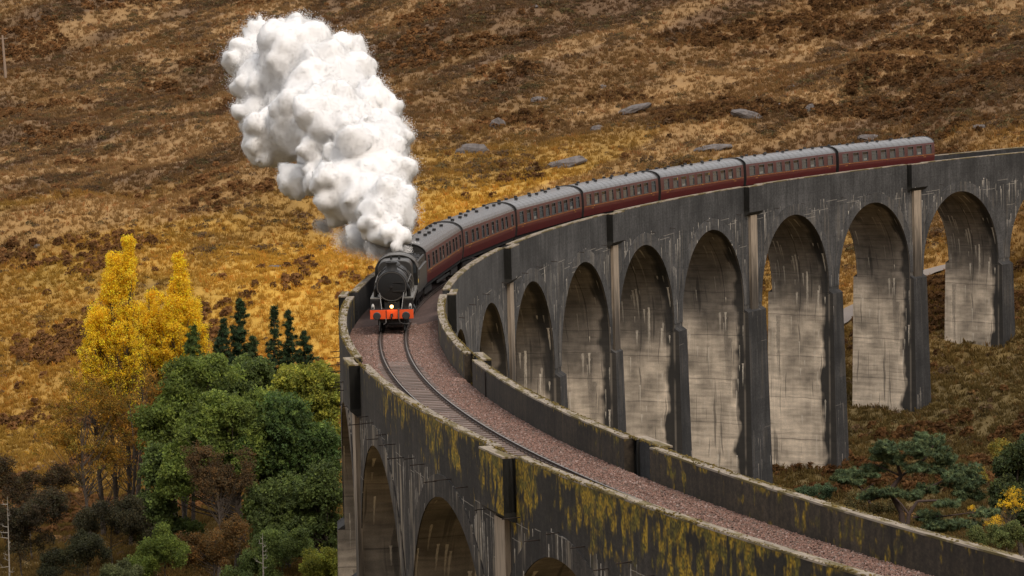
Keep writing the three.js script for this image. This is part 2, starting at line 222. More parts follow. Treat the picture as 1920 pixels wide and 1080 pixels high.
ARCHES.forEach((sa, i) => {
  const a = ends[i], b = ends[i + 1];
  for (const side of [-1, 1]) {                                        // spandrel wall with the arch cut out of it
    const cols = [[a, STEP], [sa - RAD, STEP]]; for (let k = 0; k <= 28; k++) { const t = Math.PI * (1 - k / 28); cols.push([sa + RAD * Math.cos(t), SPR + RAD * Math.sin(t)]); } cols.push([sa + RAD, STEP], [b, STEP]);
    const q = new QB();
    for (let k = 0; k < cols.length - 1; k++) { const [s, y] = cols[k], [t, z] = cols[k + 1]; if (t - s < 1e-6) continue; q.quad(P(s, side * OUT, y), P(t, side * OUT, z), P(t, side * OUT, YP), P(s, side * OUT, YP), wuv(s, y), wuv(t, z), wuv(t, YP), wuv(s, YP)); }
    mesh('spandrel_wall', q.build(), wallMat(side, sa), viaduct);
    const rg = new QB(), r1 = RAD + 0.003, r2 = RAD + 1.02, f = side * (OUT + 0.055), pt = (r, t, o) => P(sa + r * Math.cos(t), o, SPR + r * Math.sin(t)), u = (r, t) => wuv(sa + r * Math.cos(t) + 17, SPR + r * Math.sin(t) - 3);
    for (let k = 0; k < 30; k++) { const t = Math.PI * k / 30, t2 = Math.PI * (k + 1) / 30; rg.quad(pt(r1, t, f), pt(r1, t2, f), pt(r2, t2, f), pt(r2, t, f), u(r1, t), u(r1, t2), u(r2, t2), u(r2, t)); for (const r of [r1, r2]) rg.quad(pt(r, t, f), pt(r, t2, f), pt(r, t2, side * OUT), pt(r, t, side * OUT), u(r, t), u(r, t2), u(r, t2), u(r, t)); }
    mesh('arch_ring', rg.build(), wallMat(side, sa), viaduct);
  }
  const q = new QB(), pr = [[sa - RAD, STEP], ...Array.from({ length: 37 }, (_, k) => { const t = Math.PI * (1 - k / 36); return [sa + RAD * Math.cos(t), SPR + RAD * Math.sin(t)]; }), [sa + RAD, STEP]];
  const len = [STEP - DEEP]; for (let k = 1; k < pr.length; k++) len[k] = len[k - 1] + Math.hypot(pr[k][0] - pr[k - 1][0], pr[k][1] - pr[k - 1][1]);
  const tot = len[len.length - 1] + (STEP - DEEP), vv = (k) => Math.min(len[k], tot - len[k]) / 40;
  for (let k = 0; k < pr.length - 1; k++) { const [s, y] = pr[k], [t, z] = pr[k + 1], o = OUT + 0.004; q.quad(P(s, -o, y), P(s, o, y), P(t, o, z), P(t, -o, z), [(4 - o) / 8, vv(k)], [(4 + o) / 8, vv(k)], [(4 + o) / 8, vv(k + 1)], [(4 - o) / 8, vv(k + 1)]); }
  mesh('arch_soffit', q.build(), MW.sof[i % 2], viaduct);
});
for (let i = 0; i < ARCHES.length - 1; i++) {                          // lower stage of every pier, standing proud of the wall
  const c = (ARCHES[i] + ARCHES[i + 1]) / 2, hw = (ARCHES[i + 1] - ARCHES[i]) / 2 - RAD, s = (y) => hw + EX(y), o = (y) => OUT + 0.42 + EX(y), ys = [DEEP, -24, STEP - 0.02];
  const side = new QB(), fr = new QB();
  for (let k = 0; k < 2; k++) { const y = ys[k], z = ys[k + 1];
    for (const e of [-1, 1]) side.quad(P(c + e * s(y), -o(y), y), P(c + e * s(y), o(y), y), P(c + e * s(z), o(z), z), P(c + e * s(z), -o(z), z), [(4 - o(y)) / 8, (y - DEEP) / 40], [(4 + o(y)) / 8, (y - DEEP) / 40], [(4 + o(z)) / 8, (z - DEEP) / 40], [(4 - o(z)) / 8, (z - DEEP) / 40]);
    for (const e of [-1, 1]) fr.quad(P(c - s(y), e * o(y), y), P(c + s(y), e * o(y), y), P(c + s(z), e * o(z), z), P(c - s(z), e * o(z), z), wuv(c - s(y) + 7, y), wuv(c + s(y) + 7, y), wuv(c + s(z) + 7, z), wuv(c - s(z) + 7, z));
  }
  const z = ys[2]; for (const e of [-1, 1]) { fr.quad(P(c - s(z), e * o(z), z), P(c + s(z), e * o(z), z), P(c + s(z), e * (OUT - 0.02), z + 0.3), P(c - s(z), e * (OUT - 0.02), z + 0.3), wuv(c, z), wuv(c + 2, z), wuv(c + 2, z + 0.3), wuv(c, z + 0.3)); for (const d of [-1, 1]) fr.quad(P(c + d * s(z), e * o(z), z), P(c + d * s(z), e * (OUT - 0.02), z), P(c + d * s(z), e * (OUT - 0.02), z + 0.3), P(c + d * s(z), e * o(z), z + 0.001)); }
  const pier = new THREE.Group(); pier.name = 'pier'; viaduct.add(pier);
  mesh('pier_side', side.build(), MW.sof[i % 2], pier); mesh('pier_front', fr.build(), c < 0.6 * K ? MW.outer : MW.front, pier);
}
function sweep(s0, s1, pr, um, step = 1.2) {                           // a closed profile of [off, y] swept along the line, with end faces
  const n = Math.max(1, Math.ceil((s1 - s0) / step)), q = new QB();
  const cum = [0]; for (let k = 0; k < pr.length; k++) { const a = pr[k], b = pr[(k + 1) % pr.length]; cum.push(cum[k] + Math.hypot(b[0] - a[0], b[1] - a[1])); }
  for (let i = 0; i < n; i++) { const a = mix(s0, s1, i / n), b = mix(s0, s1, (i + 1) / n); for (let k = 0; k < pr.length; k++) { const p = pr[k], r = pr[(k + 1) % pr.length]; q.quad(P(a, ...p), P(b, ...p), P(b, ...r), P(a, ...r), um(a, p, cum[k]), um(b, p, cum[k]), um(b, r, cum[k + 1]), um(a, r, cum[k + 1])); } }
  for (const s of [s0, s1]) for (let k = 1; k < pr.length - 1; k++) q.quad(P(s, ...pr[0]), P(s, ...pr[k]), P(s, ...pr[k + 1]), P(s, ...pr[0]), um(s, pr[0], 0), um(s + pr[k][0] - pr[0][0], pr[k], 0), um(s + pr[k + 1][0] - pr[0][0], pr[k + 1], 0), um(s, pr[0], 0));
  return q.build();
}
const CT = 0.075;
for (const side of [-1, 1]) {
  const cuts = [S0, ...REFUGES.flatMap((r) => [r - RL, r + RL]), S1];
  const wu = (s, p) => wuv(s, p[1]), cu = (s, p, c) => [s / 40, (Math.abs(p[0]) - OUT) / 0.5];
  for (let i = 0; i < cuts.length; i += 2) {
    const a = cuts[i], b = cuts[i + 1], parts = a < 0.47 * K && b > 0.47 * K ? [[a, 0.47 * K], [0.47 * K, b]] : [[a, b]];
    for (const [x, y] of parts) {
      mesh('parapet', sweep(x, y, [[side * OUT, YP], [side * OUT, TOP - CT], [side * (OUT - TH), TOP - CT], [side * (OUT - TH), YP - 0.5]], wu), side < 0 ? (x > 1.9 * K ? MW.inner : MW.inside) : x < 0.4 * K ? MW.mossy : x > 1.9 * K ? MW.front : MW.outer, viaduct);
      mesh('coping', sweep(x + 0.004, y - 0.004, [[side * (OUT + 0.012), TOP - CT + 0.003], [side * (OUT + 0.006), TOP], [side * (OUT - TH - 0.006), TOP + 0.004], [side * (OUT - TH - 0.012), TOP - CT + 0.003]], cu), MW.cope, viaduct);
    }
  }
  for (const r of REFUGES) {                                           // refuges that stand out from the wall on a corbel
    const g = new THREE.Group(); g.name = 'refuge'; viaduct.add(g);
    const O = OUT + RP, yb = -0.95, ym = -1.3, near = side > 0 && r < 0.5 * K;
    mesh('refuge_wall', sweep(r - RL, r + RL, [[side * O, yb], [side * O, TOP - CT], [side * (O - TH), TOP - CT], [side * (O - TH), yb], [side * (OUT - 0.01), yb]], (s, p) => wuv(s, p[1])), near ? MW.mossy : side < 0 ? MW.inner : MW.outer, g);
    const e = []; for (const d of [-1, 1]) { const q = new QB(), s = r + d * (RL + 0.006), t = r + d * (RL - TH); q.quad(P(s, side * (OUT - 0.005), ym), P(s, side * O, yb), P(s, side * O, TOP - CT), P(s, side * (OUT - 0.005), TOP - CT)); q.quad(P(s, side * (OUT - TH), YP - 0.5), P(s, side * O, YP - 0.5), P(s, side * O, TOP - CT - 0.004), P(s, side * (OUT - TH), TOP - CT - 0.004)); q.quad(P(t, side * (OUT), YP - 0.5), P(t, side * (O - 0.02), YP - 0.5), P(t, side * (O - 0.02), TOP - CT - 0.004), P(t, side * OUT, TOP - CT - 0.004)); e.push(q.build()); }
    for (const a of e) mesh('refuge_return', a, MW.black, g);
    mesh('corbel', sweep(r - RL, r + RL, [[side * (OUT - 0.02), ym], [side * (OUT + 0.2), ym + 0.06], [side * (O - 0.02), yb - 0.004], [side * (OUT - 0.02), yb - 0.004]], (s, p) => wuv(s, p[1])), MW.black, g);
    mesh('coping', [sweep(r - RL - 0.02, r + RL + 0.02, [[side * (O + 0.012), TOP - CT + 0.003], [side * (O + 0.006), TOP + 0.006], [side * (O - TH), TOP + 0.008], [side * (O - TH - 0.01), TOP - CT + 0.003]], cu), ...[-1, 1].map((d) => sweep(r + d * (RL - TH / 2 - 0.02) - TH / 2, r + d * (RL - TH / 2 - 0.02) + TH / 2, [[side * (O - TH + 0.0), TOP - CT + 0.003], [side * (O - TH + 0.0), TOP + 0.005], [side * (OUT - 0.02), TOP + 0.005], [side * (OUT - 0.02), TOP - CT + 0.003]], cu))], MW.cope, g);
    const pq = new QB(), w = 0.75, o = OUT + 0.24, vq = (y) => (y + 12) / 11;
    for (const d of [-1, 1]) pq.quad(P(r + d * w, side * (OUT - 0.01), STEP + 0.1), P(r + d * w, side * o, STEP + 0.1), P(r + d * w, side * o, ym + 0.02), P(r + d * w, side * (OUT - 0.01), ym + 0.02), [0, vq(STEP)], [0.2, vq(STEP)], [0.2, 1], [0, 1]);
    pq.quad(P(r - w, side * o, STEP + 0.1), P(r + w, side * o, STEP + 0.1), P(r + w, side * o, ym + 0.02), P(r - w, side * o, ym + 0.02), [0.2, vq(STEP)], [1, vq(STEP)], [1, 1], [0.2, 1]);
    mesh('pilaster', pq.build(), MW.tan, viaduct);
  }
}
for (let s = -1.2 * K, i = 0; s < 1.75 * K; s += rr(2.1, 2.9), i++) { const y = -0.9 - 0.5 * (i % 3 === 0) + rr(-0.1, 0.1); mesh('iron_rod', bar(P(s, OUT - 0.1, y), P(s, OUT + rr(0.45, 0.8), y - 0.03), 0.026), MW.iron, viaduct); }
for (let s = 2.1 * K, i = 0; s < 6.6 * K; s += rr(5, 9), i++) mesh('iron_rod', bar(P(s, -OUT + 0.1, -1.0), P(s, -OUT - 0.5, -1.05), 0.024), MW.iron, viaduct);
mesh('drain_pipe', bar(P(0.79 * K, -OUT + TH + 0.05, 0.1), P(0.79 * K, -OUT + TH + 0.05, TOP - 0.1), 0.035), MW.iron, viaduct);
// deck under the ballast, so that the bridge is solid
mesh('deck', sweep(S0, S1, [[-OUT + 0.02, -1.2], [OUT - 0.02, -1.2], [OUT - 0.02, -0.75], [-OUT + 0.02, -0.75]], (s, p) => wuv(s, p[1])), MW.black, viaduct);
{ // moss cushions along the tops of the near parapets
  const g = new THREE.IcosahedronGeometry(1, 0), n = 4200, im = new THREE.InstancedMesh(g, std([1, 1, 1], 1), n), m = new THREE.Matrix4(), q = new THREE.Quaternion(), c = new THREE.Color();
  for (let i = 0; i < n; i++) { const side = rnd() < 0.5 ? -1 : 1, s = rr(-1.2, 1.9) * K, e = rnd() < 0.75 ? OUT - Math.abs(rr(-0.06, 0.06)) : OUT - rnd() * TH, k = rr(0.014, 0.042) * (fbm(s / 3, side * 9, 2) > 0.5 ? 1.3 : 0.7); q.setFromEuler(new THREE.Euler(rnd() * 6, rnd() * 6, rnd() * 6)); m.compose(new THREE.Vector3(...P(s, side * e, TOP)), q, new THREE.Vector3(k * 1.6, k * 0.7, k * 1.4)); im.setMatrixAt(i, m); const t = rnd(); im.setColorAt(i, c.setRGB(mix(0.07, 0.14, t), mix(0.055, 0.095, t), 0.018)); }
  im.name = 'moss'; shade(im); viaduct.add(kind(im, 'stuff'));
}

// ------------------------------------------------------------------ ballast, sleepers, rails
const bal = makeTex(512, 512, (u, v, o) => { const k = 0.35 + 0.9 * pn(u * 128, v * 128, 128, 128, 2) * (0.6 + 0.6 * fbm(u * 6, v * 6, 3, 6, 6, 4)); o[0] = 0.13 * k; o[1] = 0.08 * k; o[2] = 0.067 * k; });
const balY = (o) => -0.20 - 0.075 * sst(1.3, 1.05, Math.abs(o)) + (o < 0 ? 0.24 * sst(1.3, 2.5, -o) : -0.12 * sst(1.25, 2.6, o));
{
  const prof = [-2.67, -2.3, -1.9, -1.5, -1.2, 0, 1.2, 1.5, 1.9, 2.3, 2.67], q = new QB();
  for (let s = S0; s < S1 - 1; s += 2) for (let k = 0; k < prof.length - 1; k++) { const a = prof[k], b = prof[k + 1], t = Math.min(S1, s + 2); q.quad(P(s, a, balY(a)), P(t, a, balY(a)), P(t, b, balY(b)), P(s, b, balY(b)), [s / 3, a / 3], [t / 3, a / 3], [t / 3, b / 3], [s / 3, b / 3]); }
  kind(tag(mesh('ballast', q.build(), std([1, 1, 1], 1, { map: bal })), 'pinkish brown ballast bed between the parapets of the viaduct'), 'structure');
  const g = new THREE.IcosahedronGeometry(1, 0), p = g.attributes.position; for (let i = 0; i < p.count; i++) { const x = p.getX(i), y = p.getY(i), z = p.getZ(i), k = 0.7 + 0.6 * n3(x * 3 + 5, y * 3, z * 3); p.setXYZ(i, x * k, y * k * 0.75, z * k); } g.computeVertexNormals();
  const n = 135000, im = new THREE.InstancedMesh(g, std([1, 1, 1], 0.95), n), m = new THREE.Matrix4(), r = new THREE.Quaternion(), c = new THREE.Color(), e = new THREE.Euler();
  for (let i = 0; i < n; i++) {
    let s, o; do { s = mix(-1.25 * K, 1.9 * K, Math.pow(rnd(), 1.1)); o = rr(-2.66, 2.66); } while ((Math.abs(Math.abs(o) - 0.7525) < 0.13) || (Math.abs(o) < 1.25 && md(s, 0.7) < 0.25 && fbm(s / 4, o, 2) < (s > 1.42 * K ? 0.1 : s > 1.25 * K ? 0.4 : 0.62) ));
    const k = rr(0.03, 0.066); r.setFromEuler(e.set(rnd() * 6.3, rnd() * 6.3, rnd() * 6.3)); m.compose(new THREE.Vector3(...P(s, o, balY(o) + rr(-0.01, 0.045) + (Math.abs(o) < 1.25 && s > 1.3 * K ? 0.08 * sst(1.25, 1.45, s / K) : 0))), r, new THREE.Vector3(k, k, k)); im.setMatrixAt(i, m);
    const t = rnd(), b = 0.6 + 0.75 * rnd(); im.setColorAt(i, t < 0.72 ? c.setRGB(0.20 * b, 0.116 * b, 0.09 * b) : t < 0.9 ? c.setRGB(0.15 * b, 0.108 * b, 0.088 * b) : c.setRGB(0.29 * b, 0.21 * b, 0.185 * b));
  }
  im.name = 'ballast_stones'; scene.add(kind(tag(shade(im), 'loose pinkish stones heaped along the track on the viaduct'), 'stuff'));
}
{
  const track = thing('railway_track', 'single railway track of two rusty rails curving along the viaduct', 'railway track');
  const mr = std([0.055, 0.036, 0.028], 0.75), mt = std([0.26, 0.235, 0.21], 0.34, { metalness: 0.85 }), wood = [0.115, 0.14, 0.165].map((k) => std([k * 1.15, k * 0.88, k * 0.76], 0.9));
  for (const o of [-0.7525, 0.7525]) {
    const rail = mesh('rail', sweep(S0, S1, [[o - 0.07, -0.165], [o + 0.07, -0.165], [o + 0.07, -0.145], [o + 0.012, -0.12], [o + 0.012, -0.045], [o + 0.036, -0.035], [o + 0.036, -0.006], [o - 0.036, -0.006], [o - 0.036, -0.035], [o - 0.012, -0.045], [o - 0.012, -0.12], [o - 0.07, -0.145]], () => [0, 0], 1), mr, track);
    mesh('running_surface', sweep(S0, S1, [[o - 0.03, -0.005], [o + 0.03, -0.005], [o + 0.026, 0], [o - 0.026, 0]], () => [0, 0], 1), mt, rail);
  }
  const sg = [0, 1, 2].map((k) => rbox(2.5, 0.12, 0.25, 0, -0.228, 0, 0.015)), chairs = [];
  for (let s = -1.2 * K, i = 0; s < 1.95 * K; s += 0.7, i++) {
    const sl = mesh('sleeper', sg[i % 3], wood[Math.floor(rnd() * 3)], track); sl.position.set(...P(s + 0.12, rr(-0.02, 0.02), 0)); sl.rotation.y = -s / R + rr(-0.008, 0.008);
    for (const o of [-0.7525, 0.7525]) for (const d of [-0.12, 0.12]) chairs.push(box(0.12, 0.07, 0.13).rotateY(-s / R).translate(...P(s + 0.12, o + d, -0.135)));
  }
  kind(mesh('rail_chair', chairs, mr, track), 'stuff');
}
// ------------------------------------------------------------------ locomotive (built along +z = forward, +x = inside of the curve)
const MB = { walk: std([0.15, 0.14, 0.125], 0.6), side: std([0.055, 0.053, 0.05], 0.4), door: std([0.005, 0.005, 0.0055], 0.9), black: std([0.006, 0.006, 0.0065], 0.42), sooty: std([0.0085, 0.008, 0.0078], 0.7), plate: std([0.06, 0.055, 0.05], 0.6), red: std([0.74, 0.082, 0.010], 0.55), steel: std([0.22, 0.215, 0.21], 0.4, { metalness: 0.6 }), white: std([0.45, 0.44, 0.42], 0.5), yellow: std([0.8, 0.5, 0.06], 0.5), buffer: std([0.06, 0.058, 0.056], 0.5, { metalness: 0.5 }), coal: std([0.018, 0.018, 0.02], 0.55), glass: std([0.03, 0.035, 0.04], 0.08), boiler: std([0.032, 0.031, 0.030], 0.38) };
const MLAMP = std([1, 0.9, 0.7], 0.5, { emissive: new THREE.Color(1, 0.5, 0.12), emissiveIntensity: 2.2 });
const SB = 62.1, loco = onLine(thing('steam_locomotive', 'black steam locomotive with orange red buffer beam at the head of the train', 'locomotive'), SB + 5.95);
function wheel(r, x, z, parent, spokes, mat = MB.sooty) {
  const tyre = new THREE.TorusGeometry(r - 0.05, 0.055, 6, 36).rotateY(Math.PI / 2).translate(x, r, z), parts = [tyre, cylX(0.14, 0.18, x, r, z, 14), cylX(r + 0.03, 0.03, x - Math.sign(x) * 0.07, r, z, 36)];
  for (let k = 0; k < spokes; k++) { const a = k / spokes * Math.PI * 2; parts.push(bar([x, r, z], [x, r + Math.sin(a) * (r - 0.06), z + Math.cos(a) * (r - 0.06)], 0.04, 0.03)); }
  return mesh('wheel', parts, mat, parent);
}
{
  const L = loco;
  const beam = mesh('buffer_beam', rbox(2.6, 0.55, 0.09, 0, 1.1, 5.4, 0.015), MB.red, L);
  mesh('buffer_beam_gap', box(0.045, 0.5, 0.02, -0.33, 1.11, 5.452), MB.sooty, beam);
  for (const x of [-0.87, 0.87]) { const b = mesh('buffer', [cylZ(0.235, 0.235, 0.07, x, 1.06, 5.9, 28), cylZ(0.24, 0.2, 0.03, x, 1.06, 5.945, 28)], MB.buffer, L); mesh('buffer_shank', cylZ(0.16, 0.11, 0.46, x, 1.06, 5.66), MB.black, b); }
  mesh('coupling_hook', [rbox(0.1, 0.22, 0.3, 0, 1.06, 5.6, 0.03), tube([[0, 1.1, 5.72], [0, 0.95, 5.83], [0, 0.8, 5.76], [0, 0.72, 5.66]], 0.04), rbox(0.16, 0.16, 0.05, 0, 1.06, 5.47, 0.02)], MB.black, L);
  mesh('brake_hose', [tube([[0.42, 1.3, 5.52], [0.42, 0.9, 5.62], [0.5, 0.62, 5.62], [0.75, 0.52, 5.56], [1.0, 0.53, 5.5]], 0.04), cylY(0.045, 0.045, 0.5, 0.42, 1.2, 5.5)], MB.plate, L);
  mesh('heating_hose', tube([[-0.36, 0.86, 5.5], [-0.36, 0.62, 5.55], [-0.5, 0.5, 5.5]], 0.035), MB.steel, L);
  for (const x of [-1.12, 1.12]) { const lp = mesh('marker_lamp', [rbox(0.17, 0.24, 0.16, x, 1.52, 5.36, 0.03), cylY(0.085, 0.04, 0.1, x, 1.69, 5.36, 12)], MB.white, L); mesh('lamp_lens', cylZ(0.06, 0.06, 0.03, x, 1.51, 5.455, 14), MB.glass, lp); }
  const hl = mesh('headlight', [rbox(0.2, 0.2, 0.14, 0, 1.56, 5.26, 0.04)], MB.black, L); mesh('headlight_lamp', new THREE.SphereGeometry(0.11, 16, 10).translate(0, 1.56, 5.37), MLAMP, hl);
  const pl = new THREE.PointLight(0xffb050, 0.35); pl.position.set(0, 1.56, 5.56); pl.castShadow = true; pl.shadow.radius = 4; L.add(pl);
  mesh('front_platform', [box(2.56, 0.05, 1.3, 0, 1.38, 4.78), box(0.9, 0.5, 0.9, 0, 1.62, 4.2)], MB.sooty, L);
  mesh('front_step', [box(0.5, 0.04, 0.02, 0, 1.75, 4.66), bar([-0.6, 1.4, 5.3], [-0.72, 2.35, 4.8], 0.02), bar([0.6, 1.4, 5.3], [0.72, 2.35, 4.8], 0.02)], MB.steel, L);
  for (const x of [-1, 1]) {
    mesh('running_plate', [box(0.62, 0.05, 8.3, x * 0.99, 2.0, 0.55), box(0.04, 0.2, 8.3, x * 1.28, 1.9, 0.55)], MB.walk, L); mesh('plate_front', box(0.62, 0.62, 0.04, x * 0.99, 1.67, 4.7), MB.sooty, L);
    mesh('front_panel', box(0.44, 0.3, 0.012, x * 0.99, 1.72, 4.727), MB.black, L);
    const cy = mesh('cylinder', [cylZ(0.36, 0.36, 1.15, x * 1.03, 1.2, 3.7, 24), cylZ(0.2, 0.2, 1.3, x * 1.0, 1.68, 3.7, 16), box(0.5, 0.6, 1.1, x * 0.9, 1.45, 3.7)], MB.sooty, L); mesh('cylinder_cover', cylZ(0.3, 0.2, 0.06, x * 1.03, 1.2, 4.3, 24), MB.steel, cy);
    mesh('steam_pipe', tube([[x * 0.75, 2.9, 4.0], [x * 0.98, 2.5, 3.95], [x * 1.0, 1.95, 3.85]], 0.13, 10), MB.black, L);
    mesh('handrail', [bar([x * 0.98, 2.95, 4.55], [x * 1.02, 3.02, -0.4], 0.018), ...[4.3, 2.6, 1, -0.3].map((z) => bar([x * 0.86, 2.93, z], [x * 1.0, 3.0, z], 0.02))], MB.steel, L);
    mesh('lubricator_pipe', [tube([[x * 0.55, 3.45, 3.2], [x * 0.95, 3.0, 2.6], [x * 1.1, 2.3, 1.8], [x * 1.12, 2.05, 1.7]], 0.022), tube([[x * 0.95, 2.9, 1.0], [x * 1.18, 2.5, 0.6], [x * 1.2, 2.05, 0.5]], 0.03), tube([[x * 0.8, 3.3, 0.2], [x * 1.12, 2.8, -0.4], [x * 1.15, 2.05, -1.0]], 0.035)], MB.steel, L);
    mesh('connecting_rod', [box(0.05, 0.12, 3.6, x * 1.16, 0.9, 0.4), box(0.06, 0.1, 3.1, x * 1.22, 1.06, 2.0), rbox(0.1, 0.24, 0.24, x * 1.2, 0.9, 0.6, 0.03)], MB.steel, L);
    for (const z of [4.75, 2.75]) wheel(0.5, x * 0.76, z, L, 10); for (const z of [1.5, -0.65, -3.0]) wheel(0.91, x * 0.76, z, L, 18);
    mesh('guard_iron', bar([x * 0.75, 0.95, 5.2], [x * 0.76, 0.12, 5.5], 0.05, 0.03), MB.black, L);
  }
  mesh('frame', [box(1.1, 0.75, 9.8, 0, 0.95, 0.2), box(1.7, 0.3, 0.7, 0, 0.75, 4.9)], MB.black, L);
  mesh('smokebox', [cylZ(0.93, 0.93, 1.75, 0, 2.72, 3.85, 48)], MB.sooty, L);
  const sd = mesh('smokebox_door', [new THREE.SphereGeometry(2.2, 40, 8, 0, Math.PI * 2, 0, 0.4).rotateX(Math.PI / 2).translate(0, 2.72, 2.72), new THREE.TorusGeometry(0.9, 0.035, 8, 48).translate(0, 2.72, 4.73)], MB.door, L);
  mesh('door_ring', new THREE.TorusGeometry(0.86, 0.028, 8, 48).translate(0, 2.72, 4.745), MB.plate, sd);
  mesh('door_hinge', [box(0.7, 0.06, 0.02, 0.42, 2.98, 4.93), box(0.7, 0.06, 0.02, 0.42, 2.45, 4.93), cylZ(0.07, 0.07, 0.1, 0, 2.72, 4.96, 12), bar([0, 2.72, 5.0], [-0.16, 2.5, 5.0], 0.018)], MB.sooty, sd);
  for (const x of [-0.64, 0.66]) mesh('door_knob', cylZ(0.07, 0.05, 0.12, x, 2.02, 4.78, 10), MB.plate, L);
  const ch = mesh('chimney', [new THREE.LatheGeometry([[0.46, 0], [0.36, 0.1], [0.31, 0.24], [0.3, 0.42], [0.35, 0.5], [0.35, 0.56], [0.25, 0.57], [0.24, 0.2]].map((a) => new THREE.Vector2(...a)), 28).translate(0, 3.58, 4.0)], MB.sooty, L);
  mesh('boiler', [cylZ(0.92, 0.86, 4.4, 0, 2.74, 0.95, 48, true), cylZ(0.86, 0.86, 0.3, 0, 2.72, 3.1, 48, true)], MB.boiler, L);
  mesh('boiler_band', [2.9, 1.7, 0.4, -0.9].map((z) => new THREE.TorusGeometry(0.885 + (2.9 - z) * 0.013, 0.014, 6, 48).translate(0, 2.735, z)), MB.black, L);
  mesh('dome', new THREE.SphereGeometry(0.4, 24, 12, 0, 7, 0, 1.6).scale(1, 0.75, 1.15).translate(0, 3.58, -0.1), MB.boiler, L);
  mesh('top_feed', [rbox(0.5, 0.22, 0.4, 0, 3.66, 1.5, 0.06), tube([[0.25, 3.66, 1.5], [0.8, 3.3, 1.5], [0.97, 2.7, 1.5]], 0.04), tube([[-0.25, 3.66, 1.5], [-0.8, 3.3, 1.5], [-0.97, 2.7, 1.5]], 0.04)], MB.sooty, L);
  { const s = new THREE.Shape(); s.moveTo(-1.0, 1.9); s.lineTo(-1.0, 3.25); s.quadraticCurveTo(-0.98, 3.68, -0.62, 3.73); s.quadraticCurveTo(0, 3.8, 0.62, 3.73); s.quadraticCurveTo(0.98, 3.68, 1.0, 3.25); s.lineTo(1.0, 1.9);
    mesh('firebox', new THREE.ExtrudeGeometry(s, { depth: 2.1, bevelEnabled: true, bevelSize: 0.05, bevelThickness: 0.08, bevelSegments: 2, curveSegments: 10 }).translate(0, 0, -3.4), MB.boiler, L); }
  for (const x of [-0.25, 0.25]) mesh('safety_valve', cylY(0.08, 0.06, 0.22, x, 3.88, -2.0, 12), MB.sooty, L);
  { const cab = new THREE.Group(); cab.name = 'cab'; L.add(cab);
    const f = new THREE.Shape(); f.moveTo(-1.32, 1.55); f.lineTo(-1.32, 3.1); f.quadraticCurveTo(-1.2, 3.6, -0.7, 3.84); f.quadraticCurveTo(0, 4.02, 0.7, 3.84); f.quadraticCurveTo(1.2, 3.6, 1.32, 3.1); f.lineTo(1.32, 1.55);
    for (const x of [-1, 1]) { const w = new THREE.Path(); w.moveTo(x * 1.08, 2.85); w.lineTo(x * 1.22, 2.85); w.lineTo(x * 1.2, 3.3); w.lineTo(x * 1.08, 3.4); f.holes.push(w); mesh('cab_window', box(0.2, 0.6, 0.01, x * 1.14, 3.1, -3.46), MB.glass, cab); }
    mesh('cab_front', new THREE.ExtrudeGeometry(f, { depth: 0.04, bevelEnabled: false, curveSegments: 10 }).translate(0, 0, -3.5), MB.black, cab);
    const roof = [], n = 14, arc = (t) => { const a = mix(-1, 1, t); return [a * 1.34, 3.1 + 0.86 * Math.pow(1 - Math.abs(a) ** 2.4, 0.62)]; }; const q = new QB();
    for (let k = 0; k < n; k++) { const a = arc(k / n), b = arc((k + 1) / n); q.quad([...a, -3.42], [...b, -3.42], [...b, -5.7], [...a, -5.7]); q.quad([a[0], a[1] - 0.04, -3.42], [b[0], b[1] - 0.04, -3.42], [...b, -3.42], [...a, -3.42]); }
    mesh('cab_roof', q.build(), MB.side, cab);
    mesh('roof_rim', [-3.43, -5.7].map((z) => tube(Array.from({ length: 15 }, (_, k) => [...arc(k / 14), z]), 0.03, 6)), MB.plate, cab);
    for (const x of [-1, 1]) { mesh('cab_side', [box(0.04, 1.62, 1.15, x * 1.32, 2.3, -4.05), box(0.04, 0.95, 1.0, x * 1.32, 1.95, -5.1), box(0.04, 0.14, 2.2, x * 1.32, 3.06, -4.55)], MB.side, cab); mesh('cab_number', [0, 1, 2, 3, 4].map((k) => box(0.008, 0.2, 0.11, x * 1.344, 2.25, -3.75 - k * 0.17)), MB.yellow, cab); }
  }
  // tender
  const T = onLine(thing('locomotive_tender', 'black coal tender heaped with coal between the locomotive and first carriage', 'tender'), SB + 12.0 + 3.55);
  mesh('tank', [rbox(2.6, 1.5, 6.6, 0, 2.05, 0, 0.05)], MB.side, T);
  for (const x of [-1, 1]) { mesh('side_sheet', [box(0.04, 0.5, 6.4, x * 1.16, 3.0, 0).applyMatrix4(new THREE.Matrix4()), bar([x * 1.1, 3.25, -3.2], [x * 1.1, 3.25, 3.2], 0.03)], MB.boiler, T); for (const z of [-2.1, 0, 2.1]) wheel(0.65, x * 0.76, z, T, 12); mesh('axle_box_frame', box(0.05, 0.5, 6.2, x * 1.0, 0.95, 0), MB.black, T); }
  mesh('rear_sheet', box(2.3, 0.6, 0.05, 0, 3.05, -3.1), MB.boiler, T); mesh('frame', box(1.2, 0.5, 6.8, 0, 1.0, 0), MB.black, T);
  const coal = []; for (let k = 0; k < 420; k++) { const x = rr(-1.05, 1.05), z = rr(-2.4, 3.0), r = rr(0.08, 0.2); coal.push(new THREE.IcosahedronGeometry(r, 0).rotateX(rnd() * 6).rotateZ(rnd() * 6).translate(x, 2.85 + 0.55 * (1 - x * x * 0.6) * (0.55 + 0.25 * Math.sin(z * 2)) + rr(-0.05, 0.06), z)); }
  kind(mesh('coal', coal, MB.coal, T), 'stuff');
}
